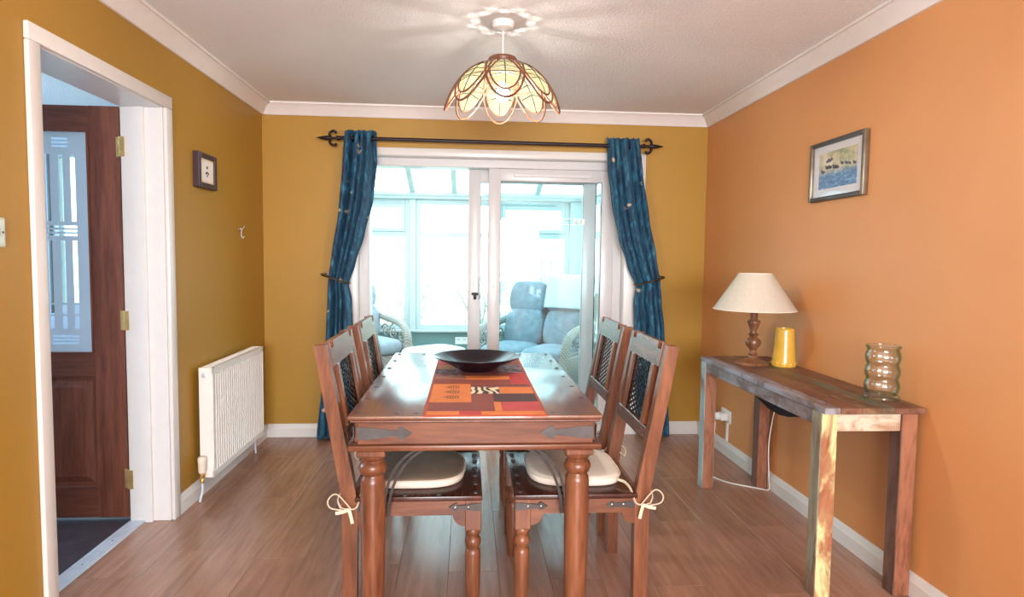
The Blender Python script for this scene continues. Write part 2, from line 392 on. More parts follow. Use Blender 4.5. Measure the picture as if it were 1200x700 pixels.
mb._add(vs, fs); P1(mb, 'raised_panel', M_DOORW, smooth=15)
mb = MB()
for b in ((GX0-.006, GX0+.004, GZ0, GZ1), (GX1-.004, GX1+.006, GZ0, GZ1), (GX0, GX1, GZ1-.006, GZ1+.002), (GX0, GX1, GZ0-.002, GZ0+.006)): mb.box(b[0], b[1], LY-.004, LY+.012, b[2], b[3], .002)
P1(mb, 'glazing_bead', M_DOORW)
s = NT('frosted_glass'); s.n.remove(s.b)
dfb = s.add('ShaderNodeBsdfDiffuse'); dfb.inputs[0].default_value = (.62, .77, .95, 1); tlb = s.add('ShaderNodeBsdfTranslucent'); tlb.inputs[0].default_value = (.68, .83, 1, 1)
mx = s.add('ShaderNodeMixShader'); mx.inputs[0].default_value = .45; s.link(dfb.outputs[0], mx.inputs[1]); s.link(tlb.outputs[0], mx.inputs[2]); s.link(mx.outputs[0], s.out.inputs[0]); M_FROST = s.m
M_CLEAR = glassy('clear_etched_lines', (.80, .86, .90), .08)
# etched pattern: frosted pane with clear bars
cxg = (GX0+GX1)/2+.058; clear = []
for zc in (1.825, 1.808, 1.791): clear.append((cxg-.037, cxg+.037, zc-.005, zc+.005))
for dx in (-.058, 0, .055):
    clear += [(cxg+dx-.010, cxg+dx+.010, 1.44, 1.752), (cxg+dx-.010, cxg+dx+.010, 1.055, 1.350), (cxg+dx-.010, cxg+dx+.010, .93, .99), (cxg+dx-.010, cxg+dx+.010, 1.0, 1.045)]
for zc in (1.415, 1.396, 1.377): clear.append((cxg-.066, cxg+.066, zc-.005, zc+.005))
for zc in (.895, .878, .861): clear.append((cxg-.060, cxg+.060, zc-.005, zc+.005))
xs = sorted({GX0, GX1, *[c for q in clear for c in q[:2]]}); zs = sorted({GZ0, GZ1, *[c for q in clear for c in q[2:]]})
mb = MB(); nx = len(xs); vs = [(x, LY+.018, z) for z in zs for x in xs]; b = len(mb.v)
for j in range(len(zs)-1):
    for i in range(nx-1):
        mx_, mz_ = (xs[i]+xs[i+1])/2, (zs[j]+zs[j+1])/2
        cl = any(q[0] < mx_ < q[1] and q[2] < mz_ < q[3] for q in clear)
        mb.slot(1 if cl else 0); mb._add([(xs[i], LY+.018, zs[j]), (xs[i+1], LY+.018, zs[j]), (xs[i+1], LY+.018, zs[j+1]), (xs[i], LY+.018, zs[j+1])], [(0, 1, 2, 3)])
po = P1(mb, 'etched_pane', [M_FROST, M_CLEAR], smooth=0); po['label'] = 'frosted glass pane with clear etched bars'
for zc in (1.79, .975, .205):
    hb = MB(); hb.box(LX1-.014, LX1+.002, LY-.003, LY+.001, zc-.046, zc+.046, .001).box(XL-WT-.004, XL-WT+.018, DY1-.003, DY1+.001, zc-.046, zc+.046, .001)
    for q in range(5): hb.lathe([(.0058, 0), (.0068, .001), (.0068, .0165), (.0058, .0175)], 12, (LX1+.008, LY-.012, zc-.046+q*.0188))
    ho = P1(hb, 'hinge', M_BRASS); ho['label'] = 'brass butt hinge'

# the hall behind it
HX0, HY0, HY1 = -4.0, .9, 4.78
mb = MB(); mb.box(HX0, XL-WT, HY0, HY1, -.07, -.004); struct('floor_hall', mb, M_SLATE, 'dark slate-look hall floor beyond the door', 'floor', 0)
mb = MB(); mb.box(HX0, XL-WT, HY0, HY1, H+.0, H+.05); struct('ceiling_hall', mb, M_CEIL, 'pale bluish hall ceiling seen through the doorway', 'ceiling', 0)
HWX0, HWX1, HWZ0, HWZ1 = -3.04, -2.30, .85, 2.05
mb = MB(); mb.box(HX0, HWX0, HY1, HY1+.12, 0, H).box(HWX1, XL-WT, HY1, HY1+.12, 0, H).box(HWX0, HWX1, HY1, HY1+.12, 0, HWZ0).box(HWX0, HWX1, HY1, HY1+.12, HWZ1, H)
struct('wall_hall_back', mb, M_HALLW, 'pale hall wall with a window behind the open door', 'wall', 0)
mb = MB(); mb.box(HX0-.12, HX0, HY0, 2.5, 0, H).box(HX0-.12, HX0, 3.9, HY1, 0, H).box(HX0-.12, HX0, 2.5, 3.9, 0, .85).box(HX0-.12, HX0, 2.5, 3.9, 2.1, H)
struct('wall_hall_left', mb, M_HALLW, 'pale outer hall wall mostly hidden by the doorway', 'wall', 0)
mb = MB(); mb.box(HX0, XL-WT, HY0-.1, HY0, 0, H); struct('wall_hall_front', mb, M_HALLW, 'pale hall wall hidden beside the doorway', 'wall', 0)
mb = MB(); mb.box(XL-WT-.08, XL-WT-.002, DY1+.25, HY1, H-.075, H).box(HX0, XL-WT-.002, HY1-.06, HY1-.001, H-.07, H-.001)
struct('trim_4', mb, M_COVE, 'white cornice along the top of the hall wall', 'cornice', 0)
wn = thing('window_1', 'bright white-framed hall window seen through the etched door pane', 'window', ((HWX0+HWX1)/2, HY1, HWZ0), kind='structure')
def PW1(mb, name, mat, par, loc, smooth=30):
    o = mb.build(name, mat, None, smooth); o.parent = par; o.matrix_parent_inverse = Matrix.Translation(Vector(loc)).inverted(); return o
wl = wn.location.copy(); mb = MB()
for b in ((HWX0, HWX0+.06, HWZ0, HWZ1), (HWX1-.06, HWX1, HWZ0, HWZ1), (HWX0, HWX1, HWZ0, HWZ0+.06), (HWX0, HWX1, HWZ1-.06, HWZ1), ((HWX0+HWX1)/2-.03, (HWX0+HWX1)/2+.03, HWZ0, HWZ1)): mb.box(b[0], b[1], HY1+.03, HY1+.09, b[2], b[3], .003)
PW1(mb, 'window_frame', M_UPVC, wn, wl)
mb = MB(); mb.box(HWX0+.05, HWX1-.05, HY1+.055, HY1+.06, HWZ0+.05, HWZ1-.05); PW1(mb, 'pane', M_GLASS, wn, wl)
# unseen window frame added around the fill lamp's opening behind the viewer
wf = thing('window_2', 'added wide white-framed window, unseen in the wall behind the viewer', 'window', (.25, YF-.08, .8), kind='structure'); mb = MB()
for b in ((-.95, -.89, .8, 2.1), (1.39, 1.45, .8, 2.1), (-.95, 1.45, .8, .86), (-.95, 1.45, 2.04, 2.1), (.22, .28, .8, 2.1)): mb.box(b[0], b[1], YF-.10, YF-.04, b[2], b[3], .003)
PW1(mb, 'window_frame', M_UPVC, wf, wf.location.copy())

# ------------------------------------------------------------------ sliding patio door
d2 = thing('door_2', 'white sliding patio door half open to the conservatory', 'door', (.18, D, 0), kind='structure'); L2 = Vector((.18, D, 0))
def P2(mb, name, mat, parent=d2, smooth=30): return PW1(mb, name, mat, parent, L2, smooth)
for b in ((PX0-.092, PX0-.002, 0, PZ+.055), (PX1+.002, PX1+.145, 0, PZ+.055), (PX0-.002, PX1+.002, PZ+.001, PZ+.055)):
    P2(MB().box(b[0], b[1], D-.016, D, b[2], b[3], .004, None, 2), 'architrave', M_WHITE)
mb = MB(); mb.box(PX0-.01, PX0, D-.002, D+.26, 0, PZ).box(PX1, PX1+.01, D-.002, D+.26, 0, PZ).box(PX0, PX1, D-.002, D+.26, PZ, PZ+.01)
P2(mb, 'reveal_lining', M_WHITE)
FY = D+.075
mb = MB(); mb.box(PX0, PX0+.065, FY, FY+.14, 0, PZ, .004).box(PX1-.065, PX1, FY, FY+.14, 0, PZ, .004).box(PX0+.065, PX1-.065, FY, FY+.14, PZ-.06, PZ, .004).box(PX0+.065, PX1-.065, FY, FY+.14, 0, .05, .004)
mb.box(PX0+.065, PX0+.075, FY+.02, FY+.12, .05, PZ-.06).box(PX0+.02, PX0+.026, FY-.004, FY, .05, PZ-.02).box(PX0+.02, PX1-.02, FY-.004, FY, PZ-.028, PZ-.02)
P2(mb, 'frame', M_UPVC)
mb = MB(); mb.box(PX0+.07, PX1-.07, FY+.064, FY+.070, .05, .062).box(PX0+.07, PX1-.07, FY+.11, FY+.116, .05, .062); P2(mb, 'track', M_STEEL)
def sash(x0, x1, y0, y1, z0, z1, st, name):
    mb = MB(); mb.box(x0, x0+st, y0, y1, z0, z1, .005, None, 2).box(x1-st, x1, y0, y1, z0, z1, .005, None, 2).box(x0+st-.004, x1-st+.004, y0+.0005, y1-.0005, z1-st, z1, .005, None, 2).box(x0+st-.004, x1-st+.004, y0+.0005, y1-.0005, z0, z0+st, .005, None, 2)
    fr = P2(mb, name, M_UPVC)
    pn = MB(); pn.box(x0+st-.01, x1-st+.01, (y0+y1)/2-.010, (y0+y1)/2-.006, z0+st-.01, z1-st+.01); pane = P2(pn, 'pane', M_GLASSD, d2, 0)
    pane.parent = fr; pane.matrix_parent_inverse = fr.matrix_world.inverted() if False else Matrix(); 
    pane.matrix_parent_inverse = Matrix()
    gk = MB()
    for b in ((x0+st-.004, x0+st+.001, z0+st, z1-st), (x1-st-.001, x1-st+.004, z0+st, z1-st), (x0+st, x1-st, z1-st-.002, z1-st+.003)): gk.box(b[0], b[1], y0+.004, y0+.012, b[2], b[3])
    g = gk.build('gasket', M_IRON2, None, 0); g.parent = fr
    return fr
fx = sash(.152, 1.078, FY+.006, FY+.06, .05, PZ-.06, .090, 'fixed_panel')
mb = MB(); mb.box(.335, .915, FY-.006, FY+.006, 1.885, 1.912, .003); v = mb.build('trickle_vent', M_UPVC, None); v.parent = fx
mb = MB(); mb.box(.622, .627, FY-.012, FY-.006, 1.887, 1.91); v = mb.build('vent_slider', M_UPVC, None); v.parent = fx
mb = MB(); mb.dome((.197, FY+.006, 1.09), .010, .005, '-y', 12); v = mb.build('lock_cap', M_PLAST, None); v.parent = fx
# white patterned strip just in front of the fixed glass
mb = MB(); sy = FY+.020; mb.box(.26, .86, sy, sy+.0005, 1.588, 1.592).box(.26, .86, sy, sy+.0005, 1.545, 1.549)
for i in range(34):
    x = .275+i*.0168; mb.box(x, x+.008*(.6+.4*random.random()), sy, sy+.0005, 1.555+.006*random.random(), 1.568)
for x in (.25, .785, .815, .845): mb.box(x, x+.020, sy, sy+.0005, 1.550, 1.588)
v = mb.build('white_strip', M_PLAST, None, 0); v.parent = fx; v['label'] = 'white patterned strip on the glass'
sl = sash(.007, .955, FY+.074, FY+.130, .052, PZ-.064, .092, 'sliding_panel')
mb = MB(); hx = .062; hy = FY+.074; mb.box(hx-.016, hx+.016, hy-.010, hy, .975, 1.175, .004); v = mb.build('handle_plate', M_PLAST, None); v.parent = sl
mb = MB(); mb.tube(smooth_path([(hx+.030, hy, 1.15), (hx+.034, hy-.028, 1.13), (hx+.034, hy-.034, 1.07), (hx+.034, hy-.028, 1.01), (hx+.030, hy, .99)], 5), .008, 8); v = mb.build('pull_handle', M_STEEL, None); v.parent = sl
mb = MB(); mb.lathe([(.009, 0), (.009, .012)], 10, mat=Matrix.Translation((hx, hy-.006, 1.03)) @ Matrix.Rotation(PI/2, 4, 'X')).box(hx-.026, hx+.024, hy-.030, hy-.017, 1.018, 1.036, .004).box(hx-.012, hx+.010, hy-.030, hy-.019, .985, 1.026, .004); v = mb.build('key', M_IRON, None); v.parent = sl
mb = MB(); mb.box(.955, .962, FY+.08, FY+.125, .06, PZ-.07); v = mb.build('brush_seal', M_IRON, None); v.parent = sl

# ------------------------------------------------------------------ conservatory
CY, CX0, CX1 = 7.2, -2.3, 1.36
mb = MB(); mb.box(CX0-.2, CX1+.2, D+.05, CY+.2, -.08, -.002); struct('floor_conservatory', mb, flat('pale_stone_tile', (.5, .47, .43), .4, var=.1), 'pale tiled floor of the conservatory', 'floor', 0)
mb = MB(); mb.box(CX0-.15, CX1+.15, CY, CY+.18, 0, .435); struct('wall_conservatory_back', mb, M_TEAL, 'low teal painted wall under the conservatory windows', 'wall', 0)
mb = MB(); mb.box(CX1, CX1+.15, D+.26, CY, 0, .435); struct('wall_conservatory_right', mb, M_TEAL, 'low teal conservatory wall behind the wicker sofa', 'wall', 0)
mb = MB(); mb.box(CX0-.15, CX0, D+.26, CY, 0, .435); struct('wall_conservatory_left', mb, M_TEAL, 'low teal conservatory wall behind the wicker armchair', 'wall', 0)
mb = MB(); mb.box(CX0-.15, CX1+.15, CY-.05, CY+.2, .435, .462, .005); mb.box(CX1-.05, CX1+.17, D+.26, CY, .435, .462, .005).box(CX0-.17, CX0+.05, D+.26, CY, .435, .462, .005)
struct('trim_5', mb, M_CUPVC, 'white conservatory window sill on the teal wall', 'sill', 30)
# double socket on the dwarf wall
t = thing('conservatory_socket', 'white double socket on the teal wall under the conservatory window', 'socket', (-.055, CY, .29))
MB().box(-.075, .075, -.012, 0, .0, .085, .004).build('face_plate', M_PLAST, t); MB().box(-.05, -.02, -.018, -.012, .05, .065).build('rocker_switch', M_CUPVC, t); MB().box(.02, .05, -.018, -.012, .05, .065).build('rocker_switch', M_CUPVC, t)
def cons_window(name, x0, x1, label, axis='x', fixed=CY, tr=(1.528, 1.586), z0=.462, z1=1.955, opener=False):
    t = thing(name, label, 'window', ((x0+x1)/2, fixed, z0) if axis == 'x' else (fixed, (x0+x1)/2, z0), kind='structure'); hw = (x1-x0)/2
    M = Matrix() if axis == 'x' else Matrix.Rotation(PI/2, 4, 'Z')
    h = z1-z0; f = .055; a, b = tr[0]-z0, tr[1]-z0
    mb = MB()
    for q in ((-hw, -hw+f, 0, h), (hw-f, hw, 0, h), (-hw+f, hw-f, 0, f), (-hw+f, hw-f, h-f, h), (-hw+f, hw-f, a, b)): mb.box(q[0], q[1], .02, .085, q[2], q[3], .004, M)
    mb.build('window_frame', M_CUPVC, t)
    if opener:
        mb = MB(); u = .042
        for q in ((-hw+f, -hw+f+u, b, h-f), (hw-f-u, hw-f, b, h-f), (-hw+f+u, hw-f-u, b, b+u), (-hw+f+u, hw-f-u, h-f-u, h-f)): mb.box(q[0], q[1], .008, .07, q[2], q[3], .004, M)
        mb.build('top_light_sash', M_CUPVC, t)
    for q in ((-hw+f, hw-f, f, a), (-hw+f, hw-f, b, h-f)): MB().box(q[0], q[1], .05, .054, q[2], q[3], 0, M).build('pane', M_GLASS, t, 0)
    return t
cons_window('window_3', -2.25, -1.47, 'far-left conservatory window behind the armchair', opener=True)
cons_window('window_4', -1.47, -.655, 'conservatory window left of the wide centre post', opener=True)
cons_window('window_5', -.585, .345, 'wide conservatory window above the pale footstool')
cons_window('window_6', .345, 1.19, 'conservatory window above the wicker sofa', opener=True)
for i, (a, b) in enumerate(((4.78, 5.55), (5.55, 6.35), (6.35, 7.15))):
    cons_window('window_%d' % (7+i), a, b, ['conservatory side window nearest the patio door, right', 'middle conservatory side window beyond the sofa back', 'conservatory side window in the far right corner'][i], 'y', CX1+.09)
for i, (a, b) in enumerate(((4.78, 5.55), (5.55, 6.35), (6.35, 7.15))):
    cons_window('window_%d' % (10+i), a, b, ['conservatory left side window nearest the house wall', 'middle conservatory left side window', 'conservatory left side window in the far corner'][i], 'y', CX0+.02)
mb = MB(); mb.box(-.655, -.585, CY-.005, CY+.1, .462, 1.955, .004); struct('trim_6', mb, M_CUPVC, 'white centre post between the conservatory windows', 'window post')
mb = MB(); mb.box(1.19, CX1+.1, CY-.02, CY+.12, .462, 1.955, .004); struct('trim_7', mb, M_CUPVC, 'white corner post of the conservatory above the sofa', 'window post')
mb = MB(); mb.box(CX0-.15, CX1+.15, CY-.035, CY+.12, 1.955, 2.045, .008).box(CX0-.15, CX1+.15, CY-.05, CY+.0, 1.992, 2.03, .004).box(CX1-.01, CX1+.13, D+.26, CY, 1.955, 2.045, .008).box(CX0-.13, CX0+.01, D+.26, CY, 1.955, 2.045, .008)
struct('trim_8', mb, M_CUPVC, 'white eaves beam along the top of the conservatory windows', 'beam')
# glazed roof, sloping up towards the house
roof = thing('roof', 'pale glazed conservatory roof with white rafters', 'roof', (0, CY, 2.04), kind='structure')
RZ = .72; RY = CY-(D+.26); ang = math.atan2(RZ, RY); RL = math.hypot(RZ, RY)
rafx = [CX0-.05, -1.56, -1.09, -.62, -.15, .33, .80, CX1+.05]
for x in rafx:
    MB().prism([(-.0, -.03), (-.0, .05), (-RY, RZ+.05), (-RY, RZ-.03)], x-.028, x+.028, 'x').build('rafter', M_CUPVC, roof, 0)
for a, b in zip(rafx, rafx[1:]):
    MB().prism([(.05, .028), (.05, .034), (-RY, RZ+.036), (-RY, RZ+.03)], a+.02, b-.02, 'x').build('roof_pane', M_POLYC, roof, 0)
# house outer wall above the eaves
mb = MB(); mb.box(CX0-.2, CX1+.25, D+.2601, D+.30, 2.06, 3.0); struct('wall_house_outer', mb, M_HALLW, 'pale house wall above the conservatory side of the patio door', 'wall', 0)
mb = MB(); mb.box(CX0-.2, XL-WT-.001, D+.3, D+.34, 0, 2.1); struct('wall_house_side', mb, M_HALLW, 'pale house wall beside the conservatory armchair', 'wall', 0)
# garden
mb = MB(); mb.box(-40, 40, -30, 60, -.5, -.3); struct('ground', mb, flat('garden_ground', (.42, .46, .36), .9, var=.2), 'pale garden ground outside the conservatory', 'ground', 0)

M_TWIG = flat('pale_bark', (.30, .27, .22), .9, var=.2)
def shrub(x, y, h, n, sd, label):
    rn = random.Random(sd); t = thing('bare_shrub', label, 'shrub', (x, y, -.3), 0, 'garden shrubs beyond the conservatory')
    st = MB(); tw = MB()
    for i in range(n):
        a = rn.uniform(0, 2*PI); sp = rn.uniform(.1, .5)*h; hh = h*rn.uniform(.55, 1.0)
        p0 = Vector((.05*math.cos(a), .05*math.sin(a), 0)); p3 = Vector((sp*math.cos(a), sp*math.sin(a), hh)); p1 = p0.lerp(p3, .4)+Vector((rn.uniform(-.08, .08), rn.uniform(-.08, .08), .15))
        pts = smooth_path([p0, p1, p3], 5); st.tube(pts, [.014*(1-.8*k/(len(pts)-1)) for k in range(len(pts))], 5)
        for k in range(5):
            q = pts[rn.randint(4, len(pts)-2)]; d = Vector((rn.uniform(-1, 1), rn.uniform(-1, 1), rn.uniform(.1, 1)))*rn.uniform(.12, .32)
            tw.tube([q, q+d*.5+Vector((0, 0, .02)), q+d], [.006, .004, .002], 4)
    st.build('stem', M_TWIG, t, 60); tag(tw.build('twig', M_TWIG, t, 60), kind='stuff')
shrub(-.95, 9.6, 1.7, 12, 3, 'bare garden shrub outside the conservatory, left of the centre post')
shrub(.15, 10.4, 1.3, 12, 5, 'low bare garden shrub outside, behind the patio door handle')
shrub(1.25, 9.9, 2.3, 14, 8, 'tall bare garden shrub outside, above the sofa')

# ------------------------------------------------------------------ wicker furniture
def wicker_mat():
    s = NT('pale_wicker'); v = s.coords((1, 1, 1)); br = s.add('ShaderNodeTexWave', wave_type='BANDS', bands_direction='Z'); br.inputs['Scale'].default_value = 26; s.link(v, br.inputs['Vector'])
    b2 = s.add('ShaderNodeTexWave', wave_type='BANDS', bands_direction='DIAGONAL'); b2.inputs['Scale'].default_value = 18; s.link(v, b2.inputs['Vector'])
    mu = s.add('ShaderNodeMath', operation='MULTIPLY'); s.link(br.outputs['Fac'], mu.inputs[0]); s.link(b2.outputs['Fac'], mu.inputs[1])
    s.set(base_color=s.ramp(mu.outputs[0], [(.1, (.33, .30, .27)), (.6, (.58, .54, .48))]), roughness=.6); s.bump(mu.outputs[0], .8, .01); return s.m
M_WICK = wicker_mat()
M_BLUE = flat('grey_blue_upholstery', (.29, .335, .39), .9, var=.16, bump=.2, bscale=300)
M_PALEB = flat('pale_blue_upholstery', (.55, .68, .74), .9, var=.05, bump=.2, bscale=300)
M_THROW = flat('white_throw_cloth', (.80, .86, .88), .95, var=.03, bump=.3, bscale=250)
def pillow(mb, c, sx, sy, sz, M=None, n=14, e=4.6):
    # puffed cushion: superellipsoid
    def fn(u, v):
        a = 2*PI*u; b = -PI/2+PI*v; ca, sa, cb, sb = math.cos(a), math.sin(a), math.cos(b), math.sin(b)
        p = lambda t, k: math.copysign(abs(t)**k, t)
        q = Vector((c[0]+sx*p(ca, 2/e)*p(cb, .42), c[1]+sy*p(sa, 2/e)*p(cb, .42), c[2]+sz*p(sb, .75))); return M @ q if M is not None else q
    return mb.grid(fn, n*2, n, True)
def spiral(mb, c, r0, turns, sgn, rad, start=0.0, M=None):
    pts = []
    for i in range(26):
        t = i/25; a = start+sgn*turns*2*PI*t; r = r0*(1-.82*t); q = Vector((c[0], c[1]+r*math.cos(a), c[2]+r*math.sin(a))); pts.append(M @ q if M is not None else q)
    mb.tube(pts, rad, 6)
def wicker_seat(name, label, cat, loc, rz, width, nseat):
    """front towards local -y, width along x"""
    t = thing(name, label, cat, loc, rz); hw = width/2; dp = .34
    MB().box(-hw+.02, hw-.02, -dp, dp-.04, .03, .30, .02, None, 2).build('base', M_WICK, t)
    tilt = Matrix.Translation((0, dp-.10, .30)) @ Matrix.Rotation(math.radians(-17), 4, 'X')
    MB().box(-hw+.05, hw-.05, .04, .09, 0, .70, .03, tilt, 2).build('back_frame', M_WICK, t)
    for sx in (-1, 1):
        x = sx*(hw-.045); path = smooth_path([(x, dp-.04, .66), (x, .08, .635), (x, -.14, .61), (x, -.26, .56), (x, -.33, .47), (x, -.33, .385)], 7)
        MB().box(min(x-.05, x+.05), max(x-.05, x+.05), -.37, dp-.05, .03, .40, .018, None, 2).build('arm_box', M_WICK, t)
        a = MB().tube(path, .040, 10).build('arm', M_WICK, t)
        sc = MB()
        for cy, cz, r, sg, st in ((-.20, .475, .075, 1, PI/2), (-.03, .495, .085, -1, PI/2), (.14, .495, .08, 1, 0)): spiral(sc, (x, cy, cz), r, 1.6, sg, .009, st)
        sc.tube([(x, -.30, .41), (x, .28, .41)], .010, 6); sc.build('scroll', M_WICK, a)
        for yy in (-dp+.05, dp-.1): MB().lathe([(.022, 0), (.026, .05), (.026, .30)], 10, (sx*(hw-.06), yy, 0)).build('leg', M_WICK, t)
    cw = (width-.16)/nseat
    for i in range(nseat):
        cx = -hw+.08+cw*(i+.5); pillow(MB(), (cx, -.08, .375), cw/2, .30, .085).build('base_cushion', M_BLUE, t, 60)
        T = Matrix.Translation((cx, dp-.17, .41)) @ Matrix.Rotation(math.radians(-17), 4, 'X')
        c1 = MB(); pillow(c1, (0, 0, .19), cw/2-.005, .085, .20, T); c1.build('back_cushion', M_BLUE, t, 60)
        c2 = MB(); pillow(c2, (0, -.005, .50), cw/2-.01, .075, .17, T); c2.build('head_cushion', M_BLUE, t, 60)
    return t
SA = math.radians(-34)
sdir = Vector((math.cos(SA), math.sin(SA), 0)); sback = Vector((-math.sin(SA), math.cos(SA), 0))
sc_c = Vector((0.04, 6.08, 0))+sdir*.53+sback*.34
wicker_seat('wicker_sofa', 'two-seat wicker sofa with grey-blue cushions in the conservatory', 'sofa', sc_c, SA, 1.06, 2)
T = Matrix.Translation(sc_c) @ Matrix.Rotation(SA, 4, 'Z') @ Matrix.Translation((.225, .17, .41)) @ Matrix.Rotation(math.radians(-17), 4, 'X')
mb = MB()
def thr(u, v):
    x = -.225+.45*u; s_ = v*.80; wob = .006*math.sin(u*21+v*3)
    if s_ < .32: q = (x, -.092+wob, .385+s_)
    elif s_ < .46: a = (s_-.32)/.14*PI; q = (x, -.092+.092*(1-math.cos(a)), .705+.035*math.sin(a)+.004)
    else: q = (x, .092+wob, .705-(s_-.46))
    return T @ Vector(q)
mb.grid(thr, 16, 36); o = mb.build('throw_blanket', M_THROW, None, 60)
md = o.modifiers.new('thick', 'SOLIDIFY'); md.thickness = .008; md.offset = 1
tag(o, 'white throw blanket folded over the sofa back', 'blanket')
wicker_seat('wicker_armchair', 'wicker armchair with grey-blue cushions by the left curtain', 'armchair', (-1.06, 6.52, 0), math.radians(36), .74, 1)
t = thing('footstool', 'pale blue upholstered wicker footstool between armchair and sofa', 'footstool', (-.31, 6.0, 0), math.radians(40))
MB().box(-.27, .27, -.20, .20, .06, .33, .02, None, 2).build('base', M_WICK, t)
pillow(MB(), (0, 0, .38), .285, .215, .055).build('cushion', M_PALEB, t, 60)
for sx in (-1, 1):
    for sy_ in (-1, 1): MB().lathe([(.018, 0), (.022, .06)], 8, (sx*.24, sy_*.17, 0)).build('leg', M_WICK, t)

# ------------------------------------------------------------------ curtains and pole
CYR = D-.10; RODZ = 2.098
M_POLE = flat('dark_bronze_pole', (.022, .014, .018), .35, .6, .2)
t = thing('curtain_pole', 'dark metal curtain pole with fleur-de-lis ends above the patio door', 'curtain pole', (.19, CYR, RODZ))
MB().tube([(-1.07, 0, .003), (1.045, 0, -.003)], .0125, 12).build('rod', M_POLE, t)
def finial(x, s):
    f = MB(); f.lathe([(.017, 0), (.017, .02), (.008, .025), (.008, .05)], 12, mat=Matrix.Translation((x, 0, 0)) @ Matrix.Rotation(s*PI/2, 4, 'Y'))
    f.lathe([(.006, .05), (.012, .065), (.016, .085), (.011, .115), (.003, .15), (0, .158)], 12, mat=Matrix.Translation((x, 0, 0)) @ Matrix.Rotation(s*PI/2, 4, 'Y'))
    for sz in (-1, 1):
        f.tube(smooth_path([(x+s*.062, 0, sz*.006), (x+s*.066, 0, sz*.028), (x+s*.050, 0, sz*.046), (x+s*.030, 0, sz*.046), (x+s*.022, 0, sz*.034)], 5), [.009]*16+[.008]*5, 8)
    return f.build('finial', M_POLE, t)
finial(-1.065, -1); finial(1.04, 1)
for x in (-1.03, 1.0, ):
    MB().tube([(x, 0, -.012), (x, .05, -.03), (x, .092, -.03)], .007, 8).lathe([(.024, 0), (.022, .006)], 14, mat=Matrix.Translation((x, .098, -.03)) @ Matrix.Rotation(PI/2, 4, 'X')).build('bracket', M_POLE, t)
def velvet():
    s = NT('teal_blue_velvet'); v = s.coords((1, 1, .35)); n = s.noise(v, 30, 5, .7, .8)
    c = s.ramp(n, [(.34, (.003, .020, .055)), (.52, (.008, .062, .125)), (.70, (.04, .21, .32))])
    # scattered embroidered sprigs
    v2 = s.coords((1, .0, 1), 3.0); vo = s.add('ShaderNodeTexVoronoi', feature='F1'); vo.inputs['Scale'].default_value = 9; s.link(v2, vo.inputs['Vector'])
    n3 = s.noise(s.coords(), 70, 3, .7); ad = s.add('ShaderNodeMath', operation='MULTIPLY_ADD'); ad.inputs[1].default_value = .35; s.link(n3, ad.inputs[0]); s.link(vo.outputs['Distance'], ad.inputs[2])
    mk = s.ramp(ad.outputs[0], [(.30, (1, 1, 1)), (.315, (0, 0, 0))]); c = s.mix(mk, c, (.50, .38, .28))
    s.set(base_color=c, roughness=.7); s.b.inputs['Sheen Weight'].default_value = .25; s.b.inputs['Sheen Tint'].default_value = (.25, .6, .8, 1); s.b.inputs['Sheen Roughness'].default_value = .35
    s.bump(n, .3, .004); return s.m
M_VELV = velvet()
def curtain(left, right, label, seed, mirror):
    """left/right: tables (z, world x) of the two edges"""
    cx = (left[0][1]+right[0][1])/2
    t = thing('curtain', label, 'curtain', (cx, CYR, .02), group='teal velvet curtains')
    nf = 4.5
    def fn(u, v):
        z = 2.150*(1-v)+.022*v; xl, xr = interp(left, z), interp(right, z)
        ph = 2*PI*nf*(u+.05*math.sin(2*PI*u*1.5+seed*2+v*1.2))+seed; gather = 1.0 if z > 1.2 else 1.0
        env = .040 if z > 1.6 else .040-.016*max(0, 1-abs(z-1.13)/.45)
        skew = .25*math.sin(ph*2+seed)*(1-abs(u-.5)*.6)
        x = xl+(xr-xl)*(u+.035*math.sin(ph+1.3)*(1 if .02 < u < .98 else 0))
        y = env*math.sin(ph+skew)+.012*math.sin(3*v*PI+seed+u*5)*(z < 2.0)
        # pinched top heading curls slightly over the pole
        if z > 1.95: y *= .9
        lift = .010*math.sin(ph*1.0+.7) if z > 2.1 else 0
        return (x-cx, y-.006, z-.02+lift)
    o = MB().grid(fn, 96, 90).build('drape', M_VELV, t, 60); md = o.modifiers.new('thick', 'SOLIDIFY'); md.thickness = .004
    for k in range(5):
        u = (k+.5)/5; x0 = interp(left, 2.09)+(interp(right, 2.09)-interp(left, 2.09))*u-cx
        ring = MB(); ring.tube([(x0+.004*math.cos(a), .024*math.sin(a), RODZ-.02+.024*math.cos(a)) for a in [2*PI*i/16 for i in range(16)]], .004, 6, True); ring.build('eyelet', M_POLE, t)
    return t
curtain([(.02, -1.05), (.5, -1.0), (.8, -.975), (1.0, -.962), (1.13, -.955), (1.3, -.930), (1.6, -.885), (1.9, -.862), (2.15, -.842)],
        [(.02, -.80), (.5, -.79), (.8, -.795), (1.0, -.80), (1.10, -.822), (1.25, -.775), (1.45, -.715), (1.7, -.655), (1.95, -.628), (2.15, -.632)],
        'teal velvet curtain tied back on the left, radiator side, of the patio door', .4, 1)
curtain([(.02, 1.245), (.5, 1.225), (.8, 1.21), (1.0, 1.20), (1.10, 1.213), (1.25, 1.145), (1.45, 1.075), (1.7, 1.02), (1.95, .988), (2.15, .978)],
        [(.02, 1.475), (.5, 1.445), (.8, 1.420), (1.0, 1.392), (1.13, 1.378), (1.3, 1.345), (1.6, 1.285), (1.9, 1.235), (2.15, 1.198)],
        'teal velvet curtain tied back on the right, orange wall side, of the patio door', 2.1, -1)
M_PEWT = flat('antique_brass_bar', (.16, .12, .07), .3, 1.0, .3)
